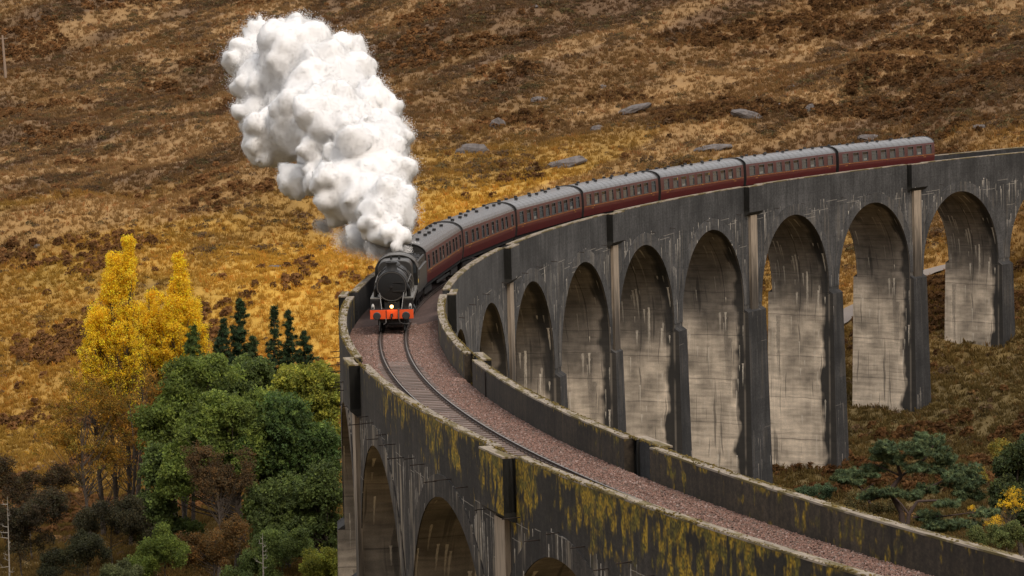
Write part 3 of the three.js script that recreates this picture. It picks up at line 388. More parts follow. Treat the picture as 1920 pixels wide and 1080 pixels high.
// ------------------------------------------------------------------ carriages
const CL = 19.6, HB = CL / 2;
const dirt = makeTex(256, 128, (u, v, o) => { const k = 0.72 + 0.4 * fbm(u * 14, v * 5, 4, 14, 5, 2); o[0] = k; o[1] = k * 0.98; o[2] = k * 0.96; });
const MC = { maroon: std([0.092, 0.012, 0.012], 0.4, { map: dirt }), upper: std([0.085, 0.026, 0.025], 0.45, { map: dirt }), line: std([0.28, 0.11, 0.03], 0.55), roof: std([0.135, 0.134, 0.138], 0.27, { map: makeTex(256, 256, (u, v, o) => { const k = 0.7 + 0.45 * fbm(u * 40, v * 3, 4, 40, 3, 12); o[0] = o[1] = o[2] = k; }) }), rib: std([0.10, 0.095, 0.094], 0.6), black: std([0.018, 0.017, 0.017], 0.7), pane: std([0.075, 0.085, 0.092], 0.07), dark: std([0.012, 0.013, 0.015], 0.2), pale: std([0.2, 0.19, 0.17], 0.7), bogie: std([0.014, 0.012, 0.011], 0.85) };
// half section: [x, y] from the bottom edge up to the roof's middle
const SIDE = [[1.34, 1.22], [1.40, 1.75], [1.405, 2.1], [1.395, 2.55], [1.36, 3.05], [1.33, 3.22]], ROOF = [[1.33, 3.22], [1.25, 3.38], [1.08, 3.55], [0.8, 3.70], [0.45, 3.79], [0, 3.82]];
const sx = (y) => { for (let k = 0; k < SIDE.length - 1; k++) if (y <= SIDE[k + 1][1]) return mix(SIDE[k][0], SIDE[k + 1][0], (y - SIDE[k][1]) / (SIDE[k + 1][1] - SIDE[k][1])); return 1.33; };
function strip(side, z0, z1, y0, y1, out = 0) { const q = new QB(), n = Math.max(1, Math.ceil((y1 - y0) / 0.3)); for (let k = 0; k < n; k++) { const a = mix(y0, y1, k / n), b = mix(y0, y1, (k + 1) / n), u = side * (sx(a) + out), w = side * (sx(b) + out); q.quad([u, a, z0], [u, a, z1], [w, b, z1], [w, b, z0], [z0 / 4, a], [z1 / 4, a], [z1 / 4, b], [z0 / 4, b]); } return q.build(); }
const WIN = [-8.55, -6.55, -4.7, -2.85, -1.0, 0.85, 2.7, 4.55, 6.4, 8.5], WW = 0.56, WY0 = 2.13, WY1 = 3.02;
function coach(label, group, variant) {
  const C = thing('railway_carriage', label, 'carriage', [0, 0, 0], group);
  const win = variant ? WIN : WIN.map((z, i) => z + (i % 2 ? 0.12 : -0.12)), ww = variant ? WW : 0.42;
  const lower = [], upper = [];
  for (const e of [-1, 1]) {
    lower.push(strip(e, -HB, HB, 1.22, 2.02)); upper.push(strip(e, -HB, HB, 2.02, WY0), strip(e, -HB, HB, WY1, 3.22));
    let z = -HB; for (const w of win) { upper.push(strip(e, z, w - ww, WY0, WY1)); z = w + ww; } upper.push(strip(e, z, HB, WY0, WY1));
  }
  mesh('lower_body', lower, MC.maroon, C); mesh('upper_body', upper, MC.upper, C);
  for (const e of [-1, 1]) { mesh('lining', strip(e, -HB + 0.05, HB - 0.05, 1.99, 2.045, 0.008), MC.line, C);
    win.forEach((w, i) => {
      const fr = mesh('window', [strip(e, w - ww - 0.03, w - ww + 0.02, WY0 - 0.03, WY1 + 0.03, 0.012), strip(e, w + ww - 0.02, w + ww + 0.03, WY0 - 0.03, WY1 + 0.03, 0.012), strip(e, w - ww, w + ww, 2.72, 2.755, 0.006), strip(e, w - ww, w + ww, WY0 - 0.03, WY0 + 0.02, 0.012), strip(e, w - ww, w + ww, WY1 - 0.02, WY1 + 0.03, 0.012)], MC.rib, C);
      mesh('pane', strip(e, w - ww, w + ww, WY0, 2.725, -0.05), MC.pane, fr); mesh('top_light', strip(e, w - ww * 0.8, w + ww * 0.8, 2.75, WY1 - 0.02, -0.045), (i * 7 + variant * 3) % 3 ? MC.dark : MC.pane, fr);
      if ((i * 5 + variant * 2) % 6 === 1) mesh('table_cloth', strip(e, w - ww * 0.7, w + ww * 0.5, WY0 + 0.03, 2.36, -0.04), MC.pale, fr);
    });
    for (const d of [-7.5, variant ? 0 : -1.9, 7.5]) { const dr = mesh('door', [strip(e, d - 0.33, d - 0.31, 1.3, 3.1, 0.006), strip(e, d + 0.31, d + 0.33, 1.3, 3.1, 0.006)], MC.black, C); mesh('handle', box(0.04, 0.03, 0.1, e * 1.42, 2.0, d + 0.24), MB.yellow, dr); }
    mesh('number_plate', [0, 1, 2, 3].map((k) => strip(e, -7.0 + k * 0.13 - 0.9, -6.91 + k * 0.13 - 0.9, 1.78, 1.9, 0.01)), MC.line, C); mesh('number_plate', [0, 1, 2].map((k) => strip(e, 8.1 + k * 0.16, 8.2 + k * 0.16, 1.78, 1.9, 0.01)), MC.line, C);
  }
  { const q = new QB(), pr = [...ROOF.map(([x, y]) => [-x, y]), ...ROOF.slice(0, -1).reverse()]; for (let k = 0; k < pr.length - 1; k++) q.quad([...pr[k], -HB], [...pr[k + 1], -HB], [...pr[k + 1], HB], [...pr[k], HB], [0, k / 10], [0, (k + 1) / 10], [5, (k + 1) / 10], [5, k / 10]);
    mesh('roof', q.build(), MC.roof, C);
    const ribs = []; for (let z = -HB + 0.02; z < HB; z += variant ? 1.2 : 0.49) { const r = new QB(); for (let k = 0; k < pr.length - 1; k++) { const [a, b] = [pr[k], pr[k + 1]]; r.quad([a[0] * 1.002, a[1] + 0.015, z], [b[0] * 1.002, b[1] + 0.015, z], [b[0] * 1.002, b[1] + 0.015, z + 0.05], [a[0] * 1.002, a[1] + 0.015, z + 0.05]); } ribs.push(r.build()); } kind(mesh('roof_rib', ribs, MC.rib, C), 'stuff');
    const tr = (z) => tube(pr.map(([x, y]) => [x * 1.01, y + 0.01, z]), 0.05, 6); mesh('end_rim', [tr(-HB), tr(HB)], MC.black, C);
    const e = []; for (const z of [-HB, HB]) { const s = new THREE.Shape([...SIDE, ...ROOF.slice(1), ...[...SIDE, ...ROOF.slice(1, -1)].reverse().map(([x, y]) => [-x, y])].map((a) => new THREE.Vector2(...a))); e.push(new THREE.ShapeGeometry(s).translate(0, 0, z * 0.999)); }
    mesh('end_wall', e, MC.black, C); mesh('gangway', [-1, 1].map((d) => box(1.1, 2.3, 0.36, 0, 2.3, d * (HB + 0.16))), MC.black, C);
  }
  for (let i = 0; i < 9; i++) { const z = -8.6 + i * 2.1 + (i % 3) * 0.25; mesh('roof_vent', [rbox(0.24, 0.16, 0.24, (i % 2 ? 0.36 : -0.36), 3.87, z, 0.03)], MC.black, C); if (i % 3 === 1) mesh('roof_vent', [rbox(0.24, 0.16, 0.24, (i % 2 ? -0.36 : 0.36), 3.87, z + 0.3, 0.03)], MC.black, C); }
  mesh('underframe', [box(2.4, 0.3, CL - 0.2, 0, 1.08, 0), box(2.1, 0.5, 2.6, 0, 0.75, 0.4), box(0.06, 0.16, 6.8, 1.2, 0.72, 0), box(0.06, 0.16, 6.8, -1.2, 0.72, 0)], MC.bogie, C);
  for (const z of [-7.1, 7.1]) { const b = mesh('bogie', [box(2.1, 0.28, 3.4, 0, 0.62, z), box(0.14, 0.4, 3.6, 1.02, 0.6, z), box(0.14, 0.4, 3.6, -1.02, 0.6, z)], MC.bogie, C); for (const d of [-1.3, 1.3]) mesh('wheel', [-0.75, 0.75].map((x) => cylX(0.45, 0.12, x, 0.46, z + d, 20)), MC.bogie, b); }
  return C;
}
const CG = 'maroon carriages of the steam train', first = coach('maroon carriage with ribbed grey roof directly behind the coal tender', CG, 0), other = coach('third maroon carriage counted from the locomotive, with wide windows', CG, 1);
const C0 = 81.7, CP = 20.3;
onLine(first, C0 + CP * 0.5); onLine(other, C0 + CP * 2.5);
[[1, first, 'second maroon carriage counted from the locomotive, with ribbed roof'], [3, other, 'fourth and middle maroon carriage of the seven in the train'], [4, other, 'fifth maroon carriage counted from the locomotive, above the tall arches'], [5, other, 'second last maroon carriage, next to the rear one'], [6, other, 'last maroon carriage at the open rear end of the train']].forEach(([k, src, label]) => {
  const c = src.clone(); c.name = numbered('railway_carriage'); c.userData = { ...src.userData, label }; scene.add(c); onLine(c, C0 + CP * (k + 0.5)); if (k % 2) c.rotation.y += Math.PI;
});
// ------------------------------------------------------------------ steam
{
  const PUFFS = [[742, 466, 13, 216.3], [735, 442, 28, 217], [715, 420, 42, 218.5], [740, 395, 36, 219], [722, 385, 52, 220], [690, 378, 60, 221.5], [650, 360, 66, 223], [722, 335, 52, 223], [690, 300, 80, 225], [622, 335, 52, 226], [556, 338, 36, 229], [640, 250, 85, 228], [722, 255, 50, 227.5], [700, 200, 48, 230], [578, 235, 76, 231], [515, 255, 60, 233], [478, 276, 26, 234], [622, 172, 82, 233], [562, 128, 86, 236], [645, 108, 48, 237], [500, 160, 66, 238], [470, 112, 44, 240], [482, 58, 26, 241], [560, 66, 40, 239.5], [440, 130, 18, 242], [483, 215, 40, 236], [672, 440, 26, 221]];
  const sph = [], dirR = () => { const z = rr(-1, 1), t = rnd() * 6.283, q = Math.sqrt(1 - z * z); return new THREE.Vector3(q * Math.cos(t), z, q * Math.sin(t)); };
  for (const [x, y, r0, d] of PUFFS) { const c = at(x, y, d), r = r0 * d / FOCAL; sph.push([c, r * 0.9]); for (let i = 0; i < 20; i++) { const c1 = c.clone().addScaledVector(dirR(), r * 0.82), r1 = r * rr(0.2, 0.42); sph.push([c1, r1]); for (let j = 0; j < 5; j++) { const c2 = c1.clone().addScaledVector(dirR(), r1 * 0.85), r2 = r1 * rr(0.25, 0.5); sph.push([c2, r2]); } } }
  const lo = new THREE.Vector3(1e9, 1e9, 1e9), hi = lo.clone().negate(); for (const [c, r] of sph) { lo.min(c.clone().subScalar(r + 0.6)); hi.max(c.clone().addScalar(r + 0.6)); }
  const N = 156, cell = hi.clone().sub(lo).divideScalar(N - 1), mc = new MarchingCubes(N, new THREE.MeshStandardMaterial(), false, false, 900000), F = mc.field; F.fill(-1);
  for (const [c, r] of sph) {
    const R2 = r + 0.55, a = c.clone().subScalar(R2).sub(lo).divide(cell), b = c.clone().addScalar(R2).sub(lo).divide(cell);
    for (let z = Math.max(1, Math.ceil(a.z)); z <= Math.min(N - 2, b.z); z++) for (let y = Math.max(1, Math.ceil(a.y)); y <= Math.min(N - 2, b.y); y++) for (let x = Math.max(1, Math.ceil(a.x)); x <= Math.min(N - 2, b.x); x++) {
      const dx = lo.x + x * cell.x - c.x, dy = lo.y + y * cell.y - c.y, dz = lo.z + z * cell.z - c.z, d2 = dx * dx + dy * dy + dz * dz; if (d2 > R2 * R2) continue; const v = r - Math.sqrt(d2), i = x + y * N + z * N * N, o = F[i], h = Math.max(0, 0.16 - Math.abs(o - v)) / 0.16; F[i] = Math.max(o, v) + h * h * 0.04;
    }
  }
  for (let i = 0; i < F.length; i++) F[i] = Math.max(F[i], -0.6);
  { const B = new Float32Array(F.length); for (const st of [1, N, N * N]) { B.set(F); for (let i = st; i < F.length - st; i++) F[i] = 0.25 * B[i - st] + 0.5 * B[i] + 0.25 * B[i + st]; } }   // soften the creases between billows
  for (let z = 1; z < N - 1; z++) for (let y = 1; y < N - 1; y++) for (let x = 1; x < N - 1; x++) { const i = x + y * N + z * N * N; if (F[i] > -0.55 && F[i] < 0.6) { const X = lo.x + x * cell.x, Y = lo.y + y * cell.y, Z = lo.z + z * cell.z; F[i] += 0.34 * (n3(X / 1.1, Y / 1.1, Z / 1.1, 3) - 0.5) + 0.26 * (n3(X / 0.42, Y / 0.45, Z / 0.45, 5) - 0.5) - 0.04; } }
  const S = Float32Array.from(F); { const B = new Float32Array(F.length); for (let t = 0; t < 6; t++) for (const st of [1, N, N * N]) { B.set(S); for (let i = st; i < S.length - st; i++) S[i] = 0.25 * B[i - st] + 0.5 * B[i] + 0.25 * B[i + st]; } }
  mc.isolation = 0; mc.update();
  const n = mc.count, pos = new Float32Array(n * 3), nor = new Float32Array(n * 3), half = hi.clone().sub(lo).multiplyScalar(0.5), mid = hi.clone().add(lo).multiplyScalar(0.5), w = new THREE.Vector3();
  // the addon's cube spans -1 .. 1 with a cell of 2 / N
  for (let i = 0; i < n; i++) { for (let c = 0; c < 3; c++) { const g = (mc.positionArray[i * 3 + c] + 1) * N / 2, k = 'xyz'[c]; pos[i * 3 + c] = lo[k] + g * cell[k]; } const gi = [0, 1, 2].map((c) => clamp((mc.positionArray[i * 3 + c] + 1) * N / 2, 2, N - 3)), fl = gi.map(Math.floor), fr = gi.map((x, c) => x - fl[c]), D = [1, N, N * N], grd = [0, 0, 0]; for (let k = 0; k < 8; k++) { const a = k & 1, b = (k >> 1) & 1, c = k >> 2, wt = (a ? fr[0] : 1 - fr[0]) * (b ? fr[1] : 1 - fr[1]) * (c ? fr[2] : 1 - fr[2]), id = fl[0] + a + (fl[1] + b) * N + (fl[2] + c) * N * N; for (let d = 0; d < 3; d++) grd[d] += wt * (S[id - D[d]] - S[id + D[d]]); } w.set(grd[0] / cell.x, grd[1] / cell.y, grd[2] / cell.z).normalize(); nor.set([w.x, w.y, w.z], i * 3); }
  const g = new THREE.BufferGeometry(); g.setAttribute('position', new THREE.BufferAttribute(pos, 3)); g.setAttribute('normal', new THREE.BufferAttribute(nor, 3));
  const white = new THREE.MeshPhysicalMaterial({ color: lin(0.86, 0.858, 0.86), roughness: 1, side: THREE.DoubleSide, specularIntensity: 0 });
  const plume = thing('steam_plume', 'billowing white plume of steam rising from the chimney of the locomotive', 'steam'); kind(plume, 'stuff');
  mesh('steam_body', g, white, plume);
  const puff = white, up = new THREE.Vector3(0, 1, 0), og = new THREE.OctahedronGeometry(1, 0); { const a = og.attributes.normal; for (let i = 0; i < a.count; i++) a.setXYZ(i, 0, 1, 0); }
  const M = 300000, tg = og, im = new THREE.InstancedMesh(tg, puff, M), m = new THREE.Matrix4(), q = new THREE.Quaternion(), e = new THREE.Euler();
  const tri = n / 3, sgn = 1 || (() => { let s = 0; for (let i = 0; i < 400; i++) { const k = Math.floor(rnd() * tri) * 9, v = new THREE.Vector3(pos[k], pos[k + 1], pos[k + 2]); let best = 1e9, bc; for (const [c, r] of sph) { const d = v.distanceTo(c) - r; if (d < best) { best = d; bc = c; } } s += v.sub(bc).dot(new THREE.Vector3(nor[k], nor[k + 1], nor[k + 2])) > 0 ? 1 : -1; } return s > 0 ? 1 : -1; })();
  for (let i = 0; i < M; i++) {
    const k = Math.floor(rnd() * tri) * 9, a = rnd(), b = rnd() * (1 - a), c = 1 - a - b, p = [0, 1, 2].map((j) => a * pos[k + j] + b * pos[k + 3 + j] + c * pos[k + 6 + j]);
    const f = n3(p[0] / 1.6, p[1] / 1.6, p[2] / 1.6, 9), off = -0.05 - Math.log(1 - rnd() * 0.98) * 0.14 * (0.15 + 2.2 * f * f);
    const s = rr(0.012, 0.029); m.compose(w.set(p[0] + nor[k] * off * sgn + rr(-0.05, 0.05), p[1] + nor[k + 1] * off * sgn + rr(-0.05, 0.05), p[2] + nor[k + 2] * off * sgn + rr(-0.05, 0.05)), q.setFromUnitVectors(up, new THREE.Vector3(nor[k] * sgn + rr(-0.15, 0.15), nor[k + 1] * sgn + rr(-0.15, 0.15), nor[k + 2] * sgn + rr(-0.15, 0.15)).normalize()), new THREE.Vector3(s, s, s)); im.setMatrixAt(i, m);
  }
  im.name = 'steam_edge'; shade(im); plume.add(kind(im, 'stuff'));
  // thin drifting wisps beside the chimney, by the cab and under the first carriages
  const wisp = new THREE.InstancedMesh(tg, puff, 45000);
  const W = [[690, 455, 30, 220, 0.42], [655, 452, 24, 222, 0.25], [712, 466, 20, 218, 0.3], [760, 470, 11, 220, 0.06], [776, 463, 10, 222, 0.05], [862, 498, 6, 246, 0.05], [608, 425, 16, 225, 0.08]];
  for (let i = 0; i < 45000; i++) { let t = rnd() * 1.27, j = 0; while (j < W.length - 1 && t > W[j][4]) t -= W[j++][4]; const [x, y, r, d] = W[j]; const gx = (rnd() + rnd() + rnd() - 1.5) * 1.1, gy = (rnd() + rnd() + rnd() - 1.5) * 0.9; const p = at(x + gx * r, y + gy * r + gx * r * 0.2, d + (rnd() - 0.5) * r * 0.03); const s = rr(0.009, 0.021); m.compose(p, q.setFromUnitVectors(up, new THREE.Vector3(rr(-0.6, 0.6), 0.6, rr(0.3, 1.2)).normalize()), w.set(s, s, s)); wisp.setMatrixAt(i, m); }
  wisp.name = 'steam_wisp'; shade(wisp); plume.add(kind(wisp, 'stuff'));
}
const PATH = new THREE.CatmullRomCurve3([[1470, 668], [1530, 628], [1580, 598], [1610, 577], [1660, 549], [1722, 520], [1772, 503], [1830, 486]].map((p) => new THREE.Vector3(...hit(...p))));
// ------------------------------------------------------------------ grass, heather, bracken on the hill
{
  const blades = (n, hgt, spread, wd, tilt) => { const q = []; for (let k = 0; k < n; k++) { const a = rnd() * 6.283, r = spread * Math.sqrt(rnd()), x = Math.cos(a) * r, z = Math.sin(a) * r, b = rnd() * 6.283, h = hgt * rr(0.6, 1.1), tx = Math.cos(a) * tilt * h + rr(-0.1, 0.1), tz = Math.sin(a) * tilt * h + rr(-0.1, 0.1), dx = Math.cos(b) * wd, dz = Math.sin(b) * wd; q.push(geo([x - dx, 0, z - dz, x + dx, 0, z + dz, x + tx + dx * 0.3, h, z + tz + dz * 0.3, x + tx - dx * 0.3, h * 0.97, z + tz - dz * 0.3], [0, 1, 2, 0, 2, 3], [0, 0, 1, 0, 1, 1, 0, 1])); } return merge(q); };
  const dome = (n, r, hgt, lf) => { const q = []; for (let k = 0; k < n; k++) { const a = rnd() * 6.283, z = rnd(), s = Math.sqrt(1 - z * z * 0.9), rad = r * rr(0.75, 1.05), c = [Math.cos(a) * s * rad, z * hgt * rr(0.8, 1.05), Math.sin(a) * s * rad], g = new THREE.PlaneGeometry(lf * rr(0.7, 1.3), lf * rr(0.6, 1.1)).rotateX(rnd() * 6).rotateY(rnd() * 6).rotateZ(rnd() * 6).translate(...c); q.push(g); } return merge(q); };
  const leafy = () => new THREE.MeshPhysicalMaterial({ color: 0xffffff, roughness: 1, side: THREE.DoubleSide, transmission: 0.45, thickness: 0, specularIntensity: 0.1 });
  const onPath = PATH.getPoints(160).map((p) => w2uv(p.x, p.z));
  const field = (name, label, g, n, f) => {
    const im = new THREE.InstancedMesh(g, leafy(), n), m = new THREE.Matrix4(), q = new THREE.Quaternion(), c = new THREE.Color(), e = new THREE.Euler(); let i = 0, tries = 0; const o = { c, s: 1, sy: 1 };
    while (i < n && tries++ < n * 30) { const u = mix(258, 560, Math.pow(rnd(), 1.2)), hw = u * 0.158 + 3, v = rr(-hw, hw); if (v > 15 && onPath.some(([a, b]) => (a - u) ** 2 + (b - v) ** 2 < 2.9)) continue; if (!f(u, v, o)) continue; const [x, z] = uv2w(u, v); m.compose(new THREE.Vector3(x, hUV(u, v) - 0.04, z), q.setFromEuler(e.set(rr(-0.15, 0.15), rnd() * 6.3, rr(-0.15, 0.15))), new THREE.Vector3(o.s, o.sy, o.s)); im.setMatrixAt(i, m); im.setColorAt(i, c); i++; }
    im.count = i; im.name = name; scene.add(kind(tag(shade(im), label), 'stuff'));
  };
  const gc = [0, 0, 0];
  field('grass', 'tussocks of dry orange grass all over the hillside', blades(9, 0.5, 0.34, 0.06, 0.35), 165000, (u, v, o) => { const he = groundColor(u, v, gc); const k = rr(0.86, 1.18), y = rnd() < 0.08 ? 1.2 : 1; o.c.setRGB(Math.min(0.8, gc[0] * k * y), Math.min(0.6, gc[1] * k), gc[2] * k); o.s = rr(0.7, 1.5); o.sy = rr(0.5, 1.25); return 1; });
  field('heather', 'low dark brown heather clumps scattered over the hillside', dome(60, 0.55, 0.36, 0.13), 32000, (u, v, o) => { const he = heather(u, v), p = fbm(u / 3.2, v / 4.2, 2, 1 << 16, 1 << 16, 111); if (rnd() > (he * 0.8 + 0.07 * (1 - sunnyAt(u, v))) * sst(0.40, 0.64, p) * 1.4) return 0; const k = rr(0.75, 1.25), t = rnd(); t < 0.5 ? o.c.setRGB(0.16 * k, 0.102 * k, 0.058 * k) : t < 0.75 ? o.c.setRGB(0.145 * k, 0.112 * k, 0.05 * k) : o.c.setRGB(0.25 * k, 0.145 * k, 0.06 * k); o.s = rr(0.4, 1.15) * (rnd() < 0.06 ? 1.8 : 1); o.sy = o.s * rr(0.6, 1.1); return 1; });
  field('bracken', 'rust brown dead bracken in patches on the hillside', dome(40, 0.5, 0.6, 0.24), 9000, (u, v, o) => { const [x, z] = uv2w(u, v), p = fbm(u / 7, v / 13, 3, 1 << 16, 1 << 16, 131); if (u < 318 || (p < 0.635 && rnd() > 0.012) || rnd() < sunnyAt(u, v)) return 0; const k = rr(0.6, 1.4) * (v > 0 ? 0.65 : 1); o.c.setRGB(0.22 * k, 0.11 * k, 0.042 * k); o.s = rr(0.6, 1.4); o.sy = o.s; return 1; });
}
// ------------------------------------------------------------------ path, rocks, pole
{
  const cv = PATH, q = new QB(), n = 90;
  let A = null; for (let i = 0; i <= n; i++) { const p = cv.getPoint(i / n), t = cv.getTangent(i / n), sx2 = new THREE.Vector3(-t.z, 0, t.x).normalize(), row = [-1.3, 0, 1.3].map((d) => { const x = p.x + sx2.x * d, z = p.z + sx2.z * d; return [x, H(p.x, p.z) + 0.3 - Math.abs(d) * 0.05, z]; }); if (A) for (let k = 0; k < 2; k++) q.quad(A[k], A[k + 1], row[k + 1], row[k], [k, i / 4], [k + 1, i / 4], [k + 1, (i + 1) / 4], [k, (i + 1) / 4]); A = row; }
  kind(tag(mesh('path', q.build(), std([0.21, 0.175, 0.15], 1)), 'pale gravel path climbing the hillside behind the far arches'), 'structure');
}
const rockTex = makeTex(256, 256, (u, v, o) => { const k = 0.45 + 0.95 * fbm(u * 8, v * 8, 5, 8, 8, 21), l = sst(0.55, 0.7, fbm(u * 14, v * 14, 3, 14, 14, 33)) * 0.4; o[0] = mix(0.135, 0.07, l) * k; o[1] = mix(0.118, 0.052, l) * k; o[2] = mix(0.112, 0.035, l) * k; });
const rockM = conc(rockTex, 0.08); rockM.flatShading = true;
function rock(px, py, w, h, tilt, label) {
  const c = hit(px, py + h * 0.35), d = EYE.distanceTo(new THREE.Vector3(...c)), W = w * d / FOCAL, Hh = h * d / FOCAL, sd = Math.floor(px), g0 = new THREE.IcosahedronGeometry(1, 3), p = g0.attributes.position;
  for (let i = 0; i < p.count; i++) { const x = p.getX(i), y = p.getY(i), z = p.getZ(i); const f = 0.62 + 0.5 * n3(x * 1.6 + sd, y * 1.6, z * 1.6) + 0.42 * Math.round(n3(x * 2.6, y * 2.6 + sd, z * 2.6) * 3) / 3 + 0.12 * n3(x * 8, y * 8, z * 8 + sd); p.setXYZ(i, x * f, y * f * 0.9, z * f); }
  g0.computeVertexNormals(); g0.setAttribute('uv', new THREE.BufferAttribute(new Float32Array(p.count * 2).map((_, i) => { const k = i >> 1; return i & 1 ? p.getY(k) * 0.6 + p.getZ(k) * 0.5 : p.getX(k) * 0.6; }), 2));
  g0.scale(W * 0.52, Hh * 0.44, W * 0.3).rotateZ(tilt);
  const o = mesh('rock_outcrop', g0, rockM); o.position.set(c[0], c[1] - Hh * 0.1, c[2]); o.rotation.y = -YAW; tag(o, label, 'rock', 'rock outcrops on the hillside');
}
[[886, 268, 56, 42, 0.1, 'broad pale grey rock outcrop behind the train, right of the steam'], [934, 224, 26, 38, 0.35, 'narrow grey rock above and right of the broad pale outcrop'], [1066, 296, 66, 24, 0.2, 'long wedge shaped grey rock just above the third carriage roof'], [1122, 235, 26, 26, 0, 'small upright grey rock high above the long wedge shaped rock'], [1188, 198, 60, 20, 0.35, 'long slanting grey slab of rock above the fourth carriage'], [1131, 158, 14, 20, 0.2, 'small pale rock high on the hill above the upright grey rock'], [1014, 181, 32, 16, 0, 'small grey rock among heather up the slope right of the steam'], [1402, 206, 54, 26, -0.2, 'grey rock outcrop beside two upright pale rocks on the hill'], [1460, 192, 18, 34, -0.2, 'pale upright rock, the left one of a pair on the hillside'], [1520, 196, 17, 38, 0, 'pale upright rock, the right one of a pair on the hillside'], [1340, 270, 60, 18, 0.1, 'low grey ledge of rock just above the fifth carriage'], [1628, 252, 36, 22, 0, 'low grey rock just above the last but one carriage'], [1838, 233, 22, 16, 0, 'lone pale rock above the empty track at the right'], [66, 457, 18, 12, 0, 'small white rock in the grass left of the yellow trees'], [1917, 88, 14, 10, 0, 'small pale rock at the upper right edge of the hillside'], [1484, 160, 16, 8, 0, 'tiny pale rock above the pair of upright rocks'], [1000, 10, 16, 10, 0.3, 'small pale rock at the very top of the hillside'], [514, 497, 26, 12, 0, 'low dark rock in the bright grass below the steam']].forEach((a) => rock(...a));
{
  const c = hit(11, 145), t = thing('utility_pole', 'pale wooden pole standing on the hill at the upper left edge', 'pole', c);
  const d = EYE.distanceTo(new THREE.Vector3(...c)), h = 78 * d / FOCAL;
  mesh('pole_shaft', bar([0, -0.5, 0], [-0.3, h, 0], 0.22, 0.15, 10), std([0.3, 0.22, 0.16], 0.9), t); mesh('cross_arm', box(1.5, 0.14, 0.14, -0.28, h - 0.5, 0), std([0.25, 0.19, 0.14], 0.9), t);
}
// ------------------------------------------------------------------ trees and bushes
const bark = std([1, 1, 1], 0.95, { map: makeTex(64, 256, (u, v, o) => { const k = 0.5 + 0.9 * fbm(u * 10, v * 8, 3, 10, 8, 5); o[0] = 0.075 * k; o[1] = 0.058 * k; o[2] = 0.045 * k; }) });
const barkPine = std([0.055, 0.036, 0.03], 0.95), barkPale = std([0.30, 0.27, 0.23], 0.9), barkDark = std([0.035, 0.027, 0.022], 0.95);
const leafMat = new THREE.MeshPhysicalMaterial({ color: 0xffffff, roughness: 0.9, side: THREE.DoubleSide, transmission: 0.42, thickness: 0, specularIntensity: 0.3 });
const needleMat = new THREE.MeshPhysicalMaterial({ color: 0xffffff, roughness: 1, side: THREE.DoubleSide, transmission: 0.12, thickness: 0, specularIntensity: 0.2 });
function clumpGeo(n, r, l, flat = 1) { const q = []; for (let k = 0; k < n; k++) { const s = l * rr(0.7, 1.25), a = rnd() * 6.283, z = rr(-1, 1), t = Math.sqrt(1 - z * z), d = r * Math.cbrt(rnd()); q.push(geo([0, -s, 0, s * 0.55, 0, s * 0.1, 0, s, 0, -s * 0.55, 0, s * 0.1], [0, 1, 2, 0, 2, 3], [0, 0, 1, 0, 1, 1, 0, 1]).rotateX(rnd() * 6.3).rotateY(rnd() * 6.3).rotateZ(rnd() * 6.3).translate(Math.cos(a) * t * d, z * d * flat, Math.sin(a) * t * d)); } return merge(q); }
function needleGeo(n, len, wd) { const q = []; for (let k = 0; k < n; k++) { const a = k / n * 6.283 + rnd(), up = rr(-0.3, 0.9), dir = new THREE.Vector3(Math.cos(a), up, Math.sin(a)).normalize().multiplyScalar(len * rr(0.7, 1.2)), sd = new THREE.Vector3(-Math.sin(a), rr(-0.5, 0.5), Math.cos(a)).multiplyScalar(wd); q.push(geo([sd.x, sd.y, sd.z, -sd.x, -sd.y, -sd.z, dir.x, dir.y, dir.z], [0, 1, 2], [0, 0, 1, 0, 1, 1])); } return merge(q); }
const CLUMP = [0, 1, 2].map(() => clumpGeo(12, 0.36, 0.13)), SMALL = [0, 1].map(() => clumpGeo(12, 0.27, 0.078)), NEEDLE = needleGeo(16, 0.36, 0.035);
const _m = new THREE.Matrix4(), _q = new THREE.Quaternion(), _e = new THREE.Euler(), _c = new THREE.Color(), _v = new THREE.Vector3();
function crownOf(tree, pts, g, mat, colour, sc = [0.8, 1.35], name = 'crown') {
  const im = new THREE.InstancedMesh(g, mat, pts.length), o = tree.position;
  pts.forEach((p, i) => { const s = rr(...sc); _m.compose(_v.set(p.x - o.x, p.y - o.y, p.z - o.z), _q.setFromEuler(_e.set(rnd() * 6.3, rnd() * 6.3, rnd() * 6.3)), new THREE.Vector3(s, s, s)); im.setMatrixAt(i, _m); colour(_c, p, i); if (p.tone) _c.multiplyScalar(p.tone); im.setColorAt(i, _c); });
  im.name = name; tree.add(shade(im)); return im;
}
const dirS = () => { const z = rr(-1, 1), t = rnd() * 6.283, q = Math.sqrt(1 - z * z); return new THREE.Vector3(q * Math.cos(t), z, q * Math.sin(t)); };
const hue = (...cs) => (c) => { const a = pick(cs), k = rr(0.7, 1.35); c.setRGB(Math.min(0.95, a[0] * k), Math.min(0.9, a[1] * k), a[2] * k); };
function baseAt(px, d) { const p = at(px, 1000, d); return [p.x, H(p.x, p.z) - 0.1, p.z]; }
